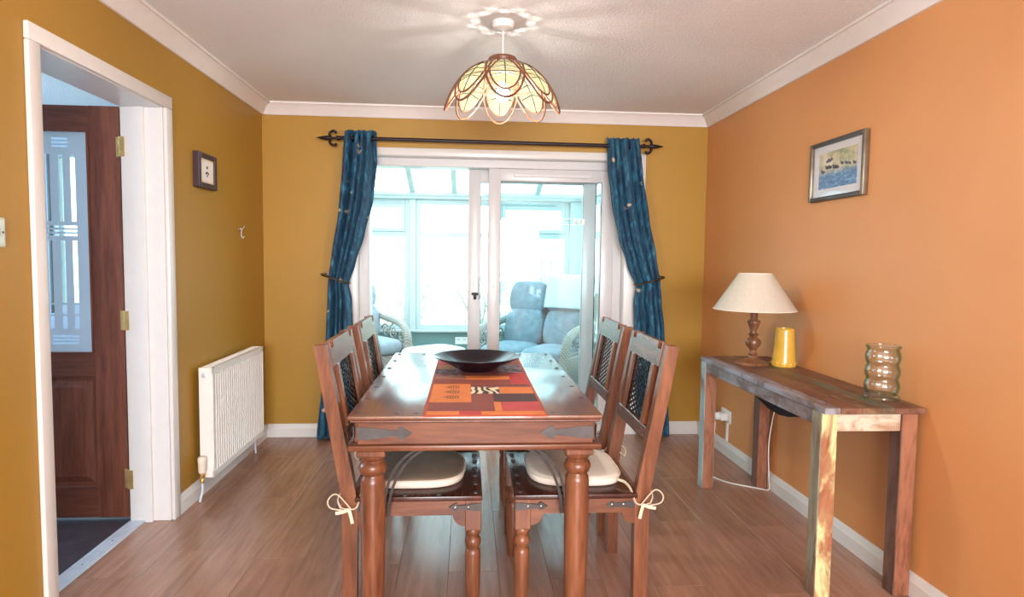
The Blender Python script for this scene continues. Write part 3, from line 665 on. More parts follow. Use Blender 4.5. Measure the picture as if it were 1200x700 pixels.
def holdback(xo, xi, zo, zi, label):
    t = thing('curtain_holdback', label, 'holdback', (xo, D, zo)); s = 1 if xi > xo else -1; dx = xi-xo; dz = zi-zo
    MB().tube(smooth_path([(-s*.005, -.004, 0), (-s*.012, -.09, .004), (-s*.002, -.150, .0), (dx*.25, -.165, dz*.25), (dx*.6, -.163, dz*.6), (dx*.92, -.155, dz*.92), (dx+s*.008, -.135, dz), (dx+s*.008, -.11, dz+.004)], 6), .0065, 8).build('bar', M_PEWT, t)
    MB().lathe([(.020, 0), (.020, .005)], 14, mat=Matrix.Translation((-s*.005, 0, 0)) @ Matrix.Rotation(PI/2, 4, 'X')).build('wall_plate', M_PEWT, t)
holdback(-.985, -.815, 1.165, 1.108, 'metal holdback bar around the left curtain')
holdback(1.395, 1.205, 1.170, 1.115, 'metal holdback bar around the right curtain')

# ------------------------------------------------------------------ dining table
TC = Vector((.038, 2.765, 0)); TH = .762
t = thing('dining_table', 'brown wooden dining table with iron studs, straps and turned legs', 'table', TC); table = t
HX, HY = .431, .697
mb = MB(); mb.box(-HX, HX, -HY, HY, .746, TH, .005, None, 2).box(-HX+.008, HX-.008, -HY+.008, HY-.008, .736, .747, .004); mb.build('tabletop', M_TOP, t)
stud = MB().dome((0, 0, 0), .011, .0035, n=10, rings=3).mesh('stud', M_IRON2)
sx = HX-.028; ys = [-HY+.045+i*(2*HY-.09)/6 for i in range(7)]
for y in ys:
    for s_ in (-1, 1): place('stud', stud, t, (s_*sx, y, TH-.0005))
for x in (-.27, -.205, .26): place('stud', stud, t, (x, -HY+.04, TH-.0005)); place('stud', stud, t, (x, HY-.04, TH-.0005))
AX, AY = HX-.030, HY-.030
for s_ in (-1, 1):
    MB().box(-AX, AX, s_*AY-.013, s_*AY+.013, .660, .737, .003).build('apron', M_SHEE_X, t)
    MB().box(s_*AX-.013, s_*AX+.013, -AY+.013, AY-.013, .660, .737, .003).build('apron', M_SHEE, t)
    MB().box(-AX-.030, AX+.030, s_*(AY-.006)-.032, s_*(AY-.006)+.032, .640, .660, .005, None, 2).build('ledge_moulding', M_SHEE_X, t)
    MB().box(s_*(AX-.006)-.032, s_*(AX-.006)+.032, -AY+.026, AY-.026, .640, .660, .005, None, 2).build('ledge_moulding', M_SHEE, t)
LEGP = [(.034, 0), (.036, .004), (.034, .05), (.038, .12), (.0415, .25), (.0425, .42), (.0425, .520), (.040, .536), (.034, .545), (.0335, .549), (.042, .555), (.047, .568), (.047, .578), (.042, .590), (.035, .596), (.035, .600), (.042, .606), (.045, .614), (.0455, .620)]
legm = MB().lathe(LEGP, 28).box(-.047, .047, -.047, .047, .620, .641, .003).mesh('leg', M_SHEE_Z, 35)
for x in (-.354, .354):
    for y in (-.645, .645): place('leg', legm, t, (x, y, 0), (0, 0, random.random()*.0))
def strap_poly(L, h, w2=.45):
    # tapered strap ending in an arrow head; x from 0 (corner) to L
    return [(0, -h), (L*.25, -h*.95), (L*.5, -h*.62), (L*.72, -h*w2), (L*.74, -h*1.05), (L*.82, -h*.98), (L*.92, -h*.42), (L, 0), (L*.92, h*.42), (L*.82, h*.98), (L*.74, h*1.05), (L*.72, h*w2), (L*.5, h*.62), (L*.25, h*.95), (0, h)]
for sxx in (-1, 1):
    for syy in (-1, 1):
        mb = MB(); yy = syy*(AY+.013); mb.prism([(sxx*(AX-a), .699+b) for a, b in strap_poly(.185, .021)], min(yy, yy+syy*.003), max(yy, yy+syy*.003), 'y')
        so = mb.build('corner_strap', M_IRON2, t, 0)
        xx = sxx*(AX+.013); mb = MB(); mb.prism([(syy*(AY-a), .699+b) for a, b in strap_poly(.185, .021)], min(xx, xx+sxx*.003), max(xx, xx+sxx*.003), 'x'); mb.build('corner_strap', M_IRON2, t, 0)
for sxx in (-1, 1):
    for syy in (-1, 1):
        for dy, ex, ez in ((0, 0, 0), (.012, .024, .030)):
            pts = [(sxx*(.315-.012*(ex > 0)-(.150+ex)*(1-math.cos(a))), syy*(.645-dy), .425-ez+(.214+ez)*math.sin(a)) for a in [PI/2*i/14 for i in range(15)]]
            MB().tube(pts, .0062, 4, False, (1.1, .9)).build('brace', M_BRACE, t, 0)

# patchwork runner
s = NT('zebra_print'); v = s.coords((1, 1, 1)); wv = s.add('ShaderNodeTexWave'); wv.inputs['Scale'].default_value = 9; wv.inputs['Distortion'].default_value = 12; s.link(v, wv.inputs['Vector'])
s.set(base_color=s.ramp(wv.outputs['Fac'], [(.4, (.03, .015, .015)), (.55, (.75, .62, .42))]), roughness=.8); M_ZEB = s.m
s = NT('woven_stripe'); v = s.coords((.3, 1, 1)); wv = s.add('ShaderNodeTexWave', bands_direction='Y'); wv.inputs['Scale'].default_value = 14; wv.inputs['Distortion'].default_value = 2; s.link(v, wv.inputs['Vector'])
s.set(base_color=s.ramp(wv.outputs['Fac'], [(.3, (.16, .055, .05)), (.7, (.50, .22, .12))]), roughness=.8); M_STRP = s.m
s = NT('plum_ikat'); v = s.coords((1, 2.5, 1)); wv = s.noise(v, 20, 4, .6, 1.5)
s.set(base_color=s.ramp(wv, [(.4, (.08, .03, .045)), (.5, (.25, .10, .11)), (.62, (.55, .47, .45))]), roughness=.8); M_PLUM = s.m
RUST = flat('rust_cotton', (.235, .052, .034), .8, var=.1, bump=.2, bscale=300); BORD = flat('terracotta_border', (.38, .075, .038), .8, var=.08, bump=.2, bscale=300)
ORAN = flat('orange_cotton', (.66, .185, .035), .8, var=.08, bump=.2, bscale=300); REDC = flat('red_cotton', (.47, .040, .040), .8, var=.1, bump=.2, bscale=300)
PINK = flat('coral_red_cotton', (.50, .055, .055), .8, var=.12, bump=.2, bscale=300); BRWN = flat('dark_brown_cotton', (.070, .022, .022), .8, var=.15, bump=.2, bscale=300)
INK = flat('black_ink', (.015, .01, .01), .8)
RZ0 = TH+.0015
t = thing('table_runner', 'patchwork table runner in orange, red and rust under the black bowl', 'table runner', (.066, 2.7, RZ0))
def run(u, v):
    y = -.646+v*1.20; x = -.212+.424*u; z = .0012+.0006*math.sin(u*9+v*13)
    if y < -.640: z -= 0
    return (x, y, z)
mb = MB(); mb.box(-.211, .211, -.634, .555, 0, .0022, .0007)
mb.prism([(-.634, 0), (-.634, .0022), (-.640, .0018), (-.6425, -.001), (-.6425, -.0035), (-.6405, -.0035), (-.6395, -.0005)], -.211, .211, 'x'); mb.build('backing', BORD, t)
def patch(q, mat, name='patch'):
    pts = [(a-.066, b-2.7) for a, b in q]; mb = MB(); mb.prism(pts, .002, .0034, 'z'); return mb.build(name, mat, t, 0)
R4 = lambda a, b, c, d: [(a, c), (b, c), (b, d), (a, d)]
om = patch(R4(-.133, .019, 2.246, 2.575), ORAN); patch(R4(-.133, .022, 2.118, 2.243), RUST)
patch(R4(-.133, -.022, 2.070, 2.115), ORAN); patch(R4(-.022, .053, 2.070, 2.115), REDC); patch(R4(.053, .270, 2.066, 2.112), ORAN)
patch(R4(.019, .132, 2.392, 2.512), M_ZEB); patch(R4(.022, .101, 2.118, 2.388), RUST); patch(R4(.134, .266, 2.394, 2.512), ORAN)
patch(R4(.103, .266, 2.255, 2.390), BRWN); patch(R4(.102, .127, 2.115, 2.252), ORAN); patch(R4(.129, .266, 2.115, 2.252), PINK)
bd = patch(R4(.022, .262, 2.516, 2.572), RUST); patch(R4(-.135, .190, 2.579, 2.674), RUST); patch(R4(.0, .190, 2.678, 2.755), ORAN); patch(R4(.192, .264, 2.588, 2.836), REDC)
patch(R4(-.135, -.002, 2.678, 2.755), M_STRP); patch(R4(-.135, -.022, 2.758, 2.925), M_PLUM); patch(R4(-.020, .150, 2.758, 2.925), RUST); patch(R4(.152, .264, 2.840, 3.04), M_PLUM)
patch(R4(-.135, .150, 2.928, 3.04), ORAN); patch(R4(-.135, .06, 3.045, 3.23), REDC); patch(R4(.064, .264, 3.045, 3.23), RUST)
for yy in (2.33, 2.42, 2.51):   # three printed leaf sprigs in a column
    mb = MB(); cx0, cy0 = -.055-.066, yy-2.7
    mb.prism([(cx0-.030, cy0-.0025), (cx0+.028, cy0-.0015), (cx0+.028, cy0+.0015), (cx0-.030, cy0+.0025)], .0034, .0038, 'z')
    for k in range(5):
        x = cx0-.018+k*.010; L = .040-.006*abs(k-2)
        for sg in (-1, 1): mb.prism([(x, cy0), (x+.0055, cy0+sg*L*.5), (x+.008, cy0+sg*L), (x+.0015, cy0+sg*L*.6)], .0034, .0038, 'z')
    mb.build('leaf_print', INK, om, 0)
mb = MB()
for k in range(15):                # row of black marks along the rust band
    x = .034+k*.0148-.066; mb.box(x, x+.009, 2.535-2.7, 2.541-2.7, .0034, .0038); mb.box(x+(.006 if k % 2 else .0), x+(.009 if k % 2 else .003), 2.541-2.7, 2.560-2.7, .0034, .0038)
mb.build('mark_row', INK, bd, 0)

# bowl
mb = MB(); prof = [(0, 0), (.078, 0), (.084, .004), (.125, .028), (.168, .048), (.198, .063), (.202, .066), (.199, .068), (.165, .055), (.120, .035), (.070, .016), (0, .011)]
o = mb.lathe(prof, 56).build('bowl', M_BLACKD, None, 40, (.050, 2.905, RZ0+.0036)); tag(o, 'wide black lacquered bowl on the patchwork runner', 'bowl')

# ------------------------------------------------------------------ dining chairs
def make_chair():
    t = thing('dining_chair', 'x', 'chair', (0, 0, 0), 0, 'four dining chairs around the table')
    SW = .245; SZ = .445
    # rear posts, kinked at the seat, leaning back
    for s_ in (-1, 1):
        y0, y1 = (s_*SW, s_*(SW-.042)); ya, yb = min(y0, y1), max(y0, y1)
        poly = [(-.250, 0), (-.200, 0), (-.196, .40), (-.202, .46), (-.302, .985), (-.345, .982), (-.256, .47), (-.250, .40)]
        MB().prism(poly, ya, yb, 'y').build('rear_post', M_SHEE_Z, t, 0)
    def lean(z): return -.228+-.090*(z-.46)/.525       # centre line of the back
    sl = math.atan2(.090, .525); TB = Matrix.Translation((-.228, 0, .46)) @ Matrix.Rotation(-sl, 4, 'Y')
    IW = SW-.042; L = .533
    # top rail with two notches
    nt = .042; nd = .024
    poly = [(-IW, L-.088), (IW, L-.088), (IW, L+.004), (IW-.008, L+.004), (IW-.012, L-nd), (IW-.012-nt, L-nd), (IW-.016-nt, L+.002), (-IW+.016+nt, L+.002), (-IW+.012+nt, L-nd), (-IW+.012, L-nd), (-IW+.008, L+.004), (-IW, L+.004)]
    MB().prism(poly, -.006, .020, 'x', TB).build('top_rail', M_SHEE, t, 0)
    MB().box(-.004, .024, -IW, IW, .165, .215, .003, TB).build('lower_rail', M_SHEE, t)
    for s_ in (-1, 1): MB().box(.001, .024, min(s_*.118, s_*.158), max(s_*.118, s_*.158), .214, L-.086, .003, TB).build('slat', M_SHEE_Z, t)
    # woven iron lattice
    lat = MB(); PWd, z0, z1 = .118, .215, L-.087; st = .046
    hgt = z1-z0; LFL = (1.0, .30)
    for fam in (1, -1):
        k = -40
        while k < 60:
            c = k*st; pts = []
            # line y = fam*(z-z0) + c ; clip to |y|<PWd
            n = int(hgt/(st/4))+1
            for i in range(n*1+1):
                z = min(z0+i*st/4, z1); y = fam*2*(z-z0)+c
                if abs(y) <= PWd+.001: pts.append(TB @ Vector((.012+.0012*fam*(1 if (i+k) % 2 else -1), y, z)))
            if len(pts) > 2: lat.tube(pts, .0054, 4, False, LFL, False)
            k += 1
    for i in range(0, 60):
        for j in range(-8, 9):
            y = j*st/2; dz = i*st/4
            if (i+j) % 2 == 0 and abs(y) < PWd-.004 and .004 < dz < hgt-.004: lat.dome(TB @ Vector((.0125, y, z0+dz)), .0062, .0022, 'x', 6, 2)
    for yy in (-PWd+.002, PWd-.002): lat.tube([TB @ Vector((.012, yy, z0)), TB @ Vector((.012, yy, z1))], .004, 4)
    lt = lat.build('iron_lattice', M_IRON, t, 40); lt['label'] = 'black woven iron lattice panel'
    # seat and frame
    MB().box(-.205, .245, -SW-.008, SW+.008, SZ-.018, SZ, .004, None, 2).build('seat', M_SEAT, t)
    sm = bpy.data.meshes.get('seat_stud') or MB().dome((0, 0, 0), .011, .006, n=10, rings=3).mesh('seat_stud', M_IRON2)
    for k in range(6): place('stud', sm, t, (.222, -SW+.028+k*(2*SW-.056)/5, SZ-.0005))
    for k in range(3): place('stud', sm, t, (-.15+.12*k, -SW+.012, SZ-.0005))
    for s_ in (-1, 1):
        ya, yb = sorted((s_*(SW-.004), s_*(SW-.030)))
        arc = [(.155-.045*(1-math.cos(a)) - 0, .372-.042*(1-math.sin(a))) for a in [PI/2*i/6 for i in range(7)]]
        # side apron with curved spandrels at both ends
        top = [(-.200, .428), (.190, .428)]
        right = [(.190, .330)]+[(.185-.045*math.sin(a), .330+.042*(1-math.cos(a))) for a in [PI/2*i/6 for i in range(7)]]
        left = [(-.195+.045*math.sin(a), .330+.042*(1-math.cos(a))) for a in [PI/2*(6-i)/6 for i in range(7)]]+[(-.200, .330)]
        MB().prism(top+right+left, ya, yb, 'y').build('side_apron', M_SHEE_X, t, 0)
        for end in (-1, 1):
            yy = s_*(SW-.004); lo, hi = min(yy, yy+s_*.003), max(yy, yy+s_*.003)
            x0 = .240 if end > 0 else -.196
            Ls = .115 if end > 0 else .105
            if end > 0: pl = [(x0-a, .402+b) for a, b in strap_poly(Ls, .0135, .5)]
            else: pl = [(x0+a, .402+b) for a, b in strap_poly(Ls, .0135, .5)]
            if end > 0: lo, hi = lo+s_*.005, hi+s_*.005
            st_ = MB().prism(pl, min(lo, yy), max(hi, yy), 'y').build('strap', M_IRON2, t, 0)
            for a in (.045, .092): 
                q = (x0-end*a*Ls/.115, (hi if s_ > 0 else lo), .402); MB().dome(q, .007, .004, 'y' if s_ > 0 else '-y', 10).build('rivet', M_RIV, st_)
    MB().box(.208, .232, -SW+.03, SW-.03, .360, .428, .003).build('front_apron', M_SHEE, t)
    MB().box(-.235, -.210, -SW+.04, SW-.04, .360, .428, .003).build('rear_apron', M_SHEE, t)
    prof = [(.0215, 0), (.024, .01), (.027, .10), (.0285, .22), (.027, .232), (.021, .240), (.0215, .245), (.0285, .256), (.030, .266), (.0285, .276), (.021, .286), (.021, .290), (.026, .296), (.027, .306), (.024, .314)]
    lm = MB().lathe(prof, 22).box(-.029, .029, -.029, .029, .314, .428, .003).mesh('leg', M_SHEE_Z, 35)
    for s_ in (-1, 1): place('front_leg', lm, t, (.213, s_*(SW-.030), 0))
    return t
CH = [(-.183, 2.422, 0, 'brown dining chair with iron lattice back, radiator side, nearest the viewer'),
      (.422, 2.422, PI, 'brown dining chair with iron lattice back, console table side, nearest the viewer'),
      (-.183, 3.045, 0, 'brown dining chair with iron lattice back beside the left curtain, farther one'),
      (.422, 3.045, PI, 'brown dining chair with iron lattice back on console side, nearer the patio door')]
proto = make_chair()
for i, (x, y, rz, lab) in enumerate(CH):
    c = proto if i == 0 else copy_tree(proto)
    c.location = (x, y, 0); c.rotation_euler = (0, 0, rz); c['label'] = lab

# seat pads with tape ties
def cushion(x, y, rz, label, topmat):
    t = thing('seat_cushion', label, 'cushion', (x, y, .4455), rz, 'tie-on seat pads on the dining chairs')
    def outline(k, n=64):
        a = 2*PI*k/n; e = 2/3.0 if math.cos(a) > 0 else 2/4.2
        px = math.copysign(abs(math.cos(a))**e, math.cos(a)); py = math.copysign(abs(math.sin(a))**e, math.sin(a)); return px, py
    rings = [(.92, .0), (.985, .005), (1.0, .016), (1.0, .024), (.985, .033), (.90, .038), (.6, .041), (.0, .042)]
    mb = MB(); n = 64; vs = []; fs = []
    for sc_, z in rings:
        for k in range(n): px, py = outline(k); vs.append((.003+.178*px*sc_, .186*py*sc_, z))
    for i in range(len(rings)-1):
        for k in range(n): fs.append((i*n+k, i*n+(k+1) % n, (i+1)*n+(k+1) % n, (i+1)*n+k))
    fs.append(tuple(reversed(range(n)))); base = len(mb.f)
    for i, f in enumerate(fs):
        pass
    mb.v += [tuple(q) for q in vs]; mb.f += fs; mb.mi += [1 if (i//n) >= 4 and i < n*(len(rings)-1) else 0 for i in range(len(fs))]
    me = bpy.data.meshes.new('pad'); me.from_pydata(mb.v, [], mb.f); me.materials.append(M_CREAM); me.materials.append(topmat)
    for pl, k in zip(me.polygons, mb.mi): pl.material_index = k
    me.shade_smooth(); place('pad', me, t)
    MB().tube([(.003+.180*outline(k)[0], .188*outline(k)[1], .029) for k in range(64)], .0026, 6, True).build('piping', M_CREAM, t, 60)
    for s_ in (-1, 1):
        y0 = s_*.165; yp = s_*.252
        b = MB()
        b.tube(smooth_path([(-.150, y0, .022), (-.172, s_*.19, .020), (-.185, s_*.222, .006), (-.190, yp, -.020), (-.200, yp+s_*.006, -.036), (-.225, yp+s_*.006, -.040), (-.252, yp, -.036)], 5), .0045, 6, False, (1.3, .5))
        b.tube(smooth_path([(-.252, yp, -.036), (-.268, s_*.225, -.02), (-.262, s_*.2, .0), (-.25, s_*.195, .01)], 5), .0045, 6, False, (1.3, .5))
        b.build('tie', M_CORDC, t, 60)
        k = MB(); k.tube(smooth_path([(-.215, yp+s_*.008, -.038), (-.262, yp+s_*.014, .018), (-.292, yp+s_*.016, .0), (-.285, yp+s_*.014, -.030), (-.235, yp+s_*.010, -.042)], 6), .0026, 6)
        k.tube(smooth_path([(-.222, yp+s_*.010, -.038), (-.245, yp+s_*.013, -.046), (-.268, yp+s_*.013, -.050)], 5), .0048, 6, False, (1.4, .5))
        k.tube(smooth_path([(-.222, yp+s_*.010, -.038), (-.214, yp+s_*.013, -.065), (-.210, yp+s_*.012, -.088)], 5), .0048, 6, False, (1.4, .5))
        k.build('bow', M_CORDC, t, 60)
    return t
cushion(-.183, 2.422, 0, 'cream seat pad with shade painted on its top, on the near chair on the radiator side', M_SHADEPAD)
cushion(.422, 2.422, PI, 'cream seat pad on the near chair on the console side', M_CREAM)
cushion(-.183, 3.045, 0, 'seat pad on the far chair by the left curtain', M_SHADEPAD)
cushion(.422, 3.045, PI, 'cream seat pad on the far chair on the console side', M_CREAM)

# ------------------------------------------------------------------ pendant lamp
PL_ = Vector((.152, 2.83, 0))
t = thing('pendant_lamp', 'flower-petal pendant lampshade of pale shell panels hanging over the table', 'pendant lamp', (PL_.x, PL_.y, H))
MB().lathe([(.050, 0), (.050, -.012), (.044, -.028), (.020, -.036), (.010, -.040)], 24).build('ceiling_rose', M_PLAST, t, 40)
MB().tube([(0, 0, -.036), (0, 0, -.205)], .0035, 8).build('flex', M_PLAST, t)
M_RATT = wood('rattan_brown', (.10, .034, .016), (.17, .062, .028), (.25, .10, .05), 'z', 20, .4)
MB().lathe([(.030, -.154), (.058, -.155), (.064, -.162), (.064, -.172), (.060, -.180), (.040, -.181), (.030, -.176)], 28).build('cap', M_RATT, t, 40)
MB().lathe([(.017, -.20), (.019, -.205), (.019, -.255), (.016, -.262)], 16).build('lampholder', M_PLAST, t, 40)
s = NT('lit_bulb'); s.n.remove(s.b); em = s.add('ShaderNodeEmission'); em.inputs[0].default_value = (1, .95, .82, 1); em.inputs[1].default_value = 5; s.link(em.outputs[0], s.out.inputs[0])
mb = MB(); mb.lathe([(.012, -.262), (.018, -.275), (.028, -.30), (.030, -.318), (.024, -.338), (.010, -.349), (0, -.351)], 20); mb.build('bulb', s.m, t, 60)
M_SHELL = translucent('capiz_shell', (.225, .225, .125), .36, .36)
# dome profile: radius/height along the shade, s in 0..1
def domep(s_):
    a = s_*1.16; r = .052+.205*math.sin(a)/math.sin(1.16); z = -.185-.205*(1-math.cos(a))/(1-math.cos(1.16)); return r, z
def dpt(s_, dphi, phi, off=0.0):
    r, z = domep(s_); return Vector(((r+off)*math.cos(phi+dphi), (r+off)*math.sin(phi+dphi), z+off*.6))
def petal_pt(a, k, phi, off=0.0):
    # egg outline in (s, width) space
    sc_ = .5+.5*math.cos(a)*k; wid = .084*k*math.sin(a)*(1+.10*math.cos(a)); s_ = .51+.49*k*math.cos(a)
    r, z = domep(max(.0, s_)); return dpt(max(0, s_), wid/max(r, .075) if True else 0, phi, off)
NP = 8
for i in range(NP):
    phi = -PI/2+i*2*PI/NP
    N = 40; ang_ = [2*PI*k/N for k in range(N)]
    fr = MB().tube([petal_pt(a, 1.0, phi) for a in ang_], .0048, 6, True).build('petal_frame', M_RATT, t, 60)
    MB().tube([petal_pt(a, .80, phi, .001) for a in ang_], .0040, 6, True).build('inner_frame', M_RATT, fr, 60)
    pn = MB(); rings = 5; vs = []; fs = []
    for j in range(rings+1):
        for a in ang_: vs.append(petal_pt(a, .79*j/rings if j else .001, phi))
    for j in range(rings):
        for k in range(N): fs.append((j*N+k, j*N+(k+1) % N, (j+1)*N+(k+1) % N, (j+1)*N+k))
    pn._add(vs, fs); pn.build('shell_panel', M_SHELL, fr, 60)
    vn = MB(); vn.tube([dpt(.51+.39*q, 0, phi, .0) for q in [x/8-1 for x in range(17)]], .0022, 4)
    for q in (-.45, -.05, .35):
        for sg in (-1, 1): vn.tube([dpt(.51+.39*(q+.16*x), sg*x*.062*(1-abs(q)*.35)/domep(.5)[0], phi, .0) for x in (0, .5, 1)], .0020, 4)
    vn.build('vein', M_IRON, fr, 60)
rh, zh = domep(.62)
MB().tube([((rh-.004)*math.cos(2*PI*k/48), (rh-.004)*math.sin(2*PI*k/48), zh) for k in range(48)], .0035, 6, True).build('hoop', M_RATT, t, 60)
pl = bpy.data.lights.new('pendant_bulb', 'POINT'); pl.energy = 19; pl.color = (1, .94, .87); pl.shadow_soft_size = .03
po = bpy.data.objects.new('pendant_bulb_light', pl); COL.objects.link(po); po.location = (PL_.x, PL_.y, H-.375)

# ------------------------------------------------------------------ radiator
RX0, RX1, RY0, RY1, RZ0_, RZ1_ = XL+.030, XL+.104, 3.32, 4.13, .118, .708
t = thing('radiator', 'white panel radiator on the mustard wall beside the door', 'radiator', (XL, (RY0+RY1)/2, 0)); ro = Vector(t.location)
def PR(mb, name, mat, smooth=30, par=None):
    o = mb.build(name, mat, None, smooth)
    if par is None: o.parent = t; o.matrix_parent_inverse = Matrix.Translation(ro).inverted()
    else: o.parent = par
    return o
PR(MB().box(RX0, RX1-.012, RY0, RY0+.004, RZ0_, RZ1_-.008, .001), 'side_panel', M_RADI); PR(MB().box(RX0, RX1-.012, RY1-.004, RY1, RZ0_, RZ1_-.008, .001), 'side_panel', M_RADI)
mb = MB(); n = 25; ny = n*8; pf = []
for k in range(ny+1):
    y = RY0+.012+(RY1-RY0-.024)*k/ny; ph = (k % 8)/8; d = .013 if .22 < ph < .78 else 0; pf.append((y, RX1-.019+d))
vs = []; zz = [RZ0_+.035, RZ0_+.055, RZ1_-.060, RZ1_-.040]
for j, z in enumerate(zz):
    for y, x in pf: vs.append((RX1-.004 if j in (0, 3) else x, y, z))
W = ny+1; fs = [(j*W+k, j*W+k+1, (j+1)*W+k+1, (j+1)*W+k) for j in range(3) for k in range(ny)]
mb._add(vs, fs); PR(mb, 'ribbed_front', M_RADI, 20)
mb = MB(); mb.box(RX1-.012, RX1-.003, RY0, RY1, RZ1_-.042, RZ1_-.006, .003).box(RX1-.012, RX1-.003, RY0, RY1, RZ0_, RZ0_+.037, .003).box(RX1-.012, RX1-.003, RY0, RY0+.014, RZ0_, RZ1_-.006, .002).box(RX1-.012, RX1-.003, RY1-.014, RY1, RZ0_, RZ1_-.006, .002)
PR(mb, 'front_frame', M_RADI)
mb = MB(); mb.box(RX0, RX1-.003, RY0-.001, RY1+.001, RZ1_-.012, RZ1_-.006, .002)
for k in range(26): y = RY0+.03+k*(RY1-RY0-.06)/25; mb.box(RX0+.014, RX1-.020, y-.004, y+.004, RZ1_-.0065, RZ1_-.004)
PR(mb, 'top_grille', M_RADI)
mb = MB(); mb.box(RX0+.01, RX0+.02, RY0+.02, RY1-.02, RZ0_+.01, RZ1_-.02); PR(mb, 'rear_panel', M_RADI)
for y in (RY0+.15, RY1-.15): PR(MB().box(XL, RX0+.012, y-.015, y+.015, .2, .6), 'wall_bracket', M_RADI)
PR(MB().lathe([(.014, 0), (.014, .006), (.008, .008)], 14, mat=Matrix.Translation((RX0+.030, RY0, RZ1_-.045)) @ Matrix.Rotation(PI/2, 4, 'X')), 'bleed_plug', M_STEEL, 40)
vx, vy = XL+.052, RY0-.030
PR(MB().lathe([(.010, .150), (.017, .155), (.019, .165), (.020, .205), (.022, .210), (.022, .232), (.017, .240), (0, .241)], 18, (vx, vy, 0)), 'thermostat_head', flat('ivory_plastic', (.76, .70, .60), .4), 40)
PR(MB().lathe([(.009, .100), (.012, .105), (.012, .120), (.009, .124), (.013, .130), (.013, .150)], 10, (vx, vy, 0)).tube([(vx, vy, .136), (vx, RY0+.005, .136)], .009, 8), 'valve_body', M_BRASS, 40)
PR(MB().tube(smooth_path([(vx, vy, .104), (vx, vy, .06), (vx-.008, vy-.004, .02), (vx-.012, vy-.006, .001)], 5), .0065, 8), 'pipe', M_STEEL, 60)
PR(MB().tube(smooth_path([(vx, RY1-.03, .125), (vx, RY1-.03, .06), (vx+.004, RY1-.03, .001)], 5), .0065, 8), 'pipe', M_STEEL, 60)

# ------------------------------------------------------------------ wall pieces
t = thing('picture_frame', 'small deep dark-framed picture with a black motif on the mustard wall', 'picture', (XL, 3.488, 1.738))
M_PLUMW = flat('dark_plum_wood', (.035, .016, .026), .4, var=.2)
hy, hz, dx = .118, .092, .032; fw = .032
mb = MB(); mb.box(0, dx, -hy, -hy+fw, -hz, hz, .003).box(0, dx, hy-fw, hy, -hz, hz, .003).box(0, dx, -hy+fw, hy-fw, hz-fw*.9, hz, .003).box(0, dx, -hy+fw, hy-fw, -hz, -hz+fw*.9, .003); mb.build('frame', M_PLUMW, t)
MB().box(.004, dx-.008, -hy+fw-.002, hy-fw+.002, -hz+.028, hz-.028).build('mount', flat('ivory_card', (.72, .62, .44), .8), t)
MB().box(dx-.008, dx-.007, -hy+fw+.014, hy-fw-.014, -hz+.040, hz-.040).build('paper', flat('white_paper', (.78, .76, .72), .8), t)
mb = MB()
for cy, cz, r in ((0, .020, .009), (0, -.008, .008), (-.016, -.012, .006), (.016, -.012, .006), (0, -.024, .007)): mb.lathe([(r, 0), (r*.9, .0012), (0, .0014)], 8, mat=Matrix.Translation((dx-.007, cy, cz)) @ Matrix.Rotation(PI/2, 4, 'Y'))
mb.build('motif', INK, t, 0)

t = thing('wall_hook', 'small silver hook on the mustard wall above the radiator', 'hook', (XL, 4.02, 1.43))
MB().lathe([(.011, 0), (.010, .004), (0, .005)], 12, mat=Matrix.Translation((0, 0, .022)) @ Matrix.Rotation(PI/2, 4, 'Y')).build('plate', M_PEWT, t)
MB().tube(smooth_path([(.002, 0, .03), (.014, 0, .02), (.012, 0, -.01), (.020, 0, -.032), (.030, 0, -.02)], 5), .0035, 6).tube(smooth_path([(.003, 0, .02), (.02, .008, .03), (.028, .012, .045)], 4), .003, 6).build('hook_arm', M_STEEL, t, 60)

t = thing('light_switch', 'pale green-white light switch plate left of the doorway', 'light switch', (XL, 1.985, 1.352))
MB().box(0, .006, -.045, .045, -.045, .045, .004).build('back_plate', flat('switch_edge', (.55, .62, .50), .35), t)
MB().box(.006, .009, -.036, .036, -.036, .036, .002).build('face_plate', flat('switch_face', (.60, .72, .66), .3), t)
MB().box(.009, .018, -.006, .006, -.013, .013, .003).build('toggle', M_BLACKD, t)
for y in (-.029, .029): MB().dome((.009, y, 0), .004, .0015, 'x', 8, 2).build('screw', M_IRON2, t)

# picture of water and birds on the orange wall
t = thing('framed_painting', 'framed watercolour of birds on blue water on the orange wall', 'picture', (XR, 2.838, 1.735))
hy, hz, dx, fw = .218, .143, .026, .020
M_FRM = flat('bronze_grey_frame', (.20, .165, .12), .35, .6, .2); M_FRM2 = flat('dark_pewter_frame', (.10, .09, .085), .4, .6, .2)
for b in ((-hy, -hy+fw, -hz, hz, M_FRM), (hy-fw, hy, -hz, hz, M_FRM), (-hy+fw, hy-fw, hz-fw, hz, M_FRM2), (-hy+fw, hy-fw, -hz, -hz+fw, M_FRM2)): MB().box(-dx, 0, b[0], b[1], b[2], b[3], .004, None, 2).build('frame_rail', b[4], t)
MB().box(-.010, -.004, -hy+fw-.002, hy-fw+.002, -hz+fw-.002, hz-fw+.002).build('mount', flat('white_mount', (.74, .74, .76), .7, var=.01), t)
s = NT('watercolour'); tc = s.add('ShaderNodeTexCoord'); sp = s.add('ShaderNodeSeparateXYZ'); s.link(tc.outputs['Object'], sp.inputs[0])
v = s.coords((1, 1, 1)); n1 = s.noise(v, 16, 4, .6); n2 = s.noise(s.coords((1, 1, 2.6)), 32, 4, .6, 1.0)
water = s.ramp(n2, [(.35, (.035, .14, .33)), (.55, (.10, .30, .52)), (.72, (.50, .66, .76))]); sky_ = s.ramp(n1, [(.35, (.30, .38, .22)), (.5, (.62, .58, .38)), (.65, (.75, .70, .55))])
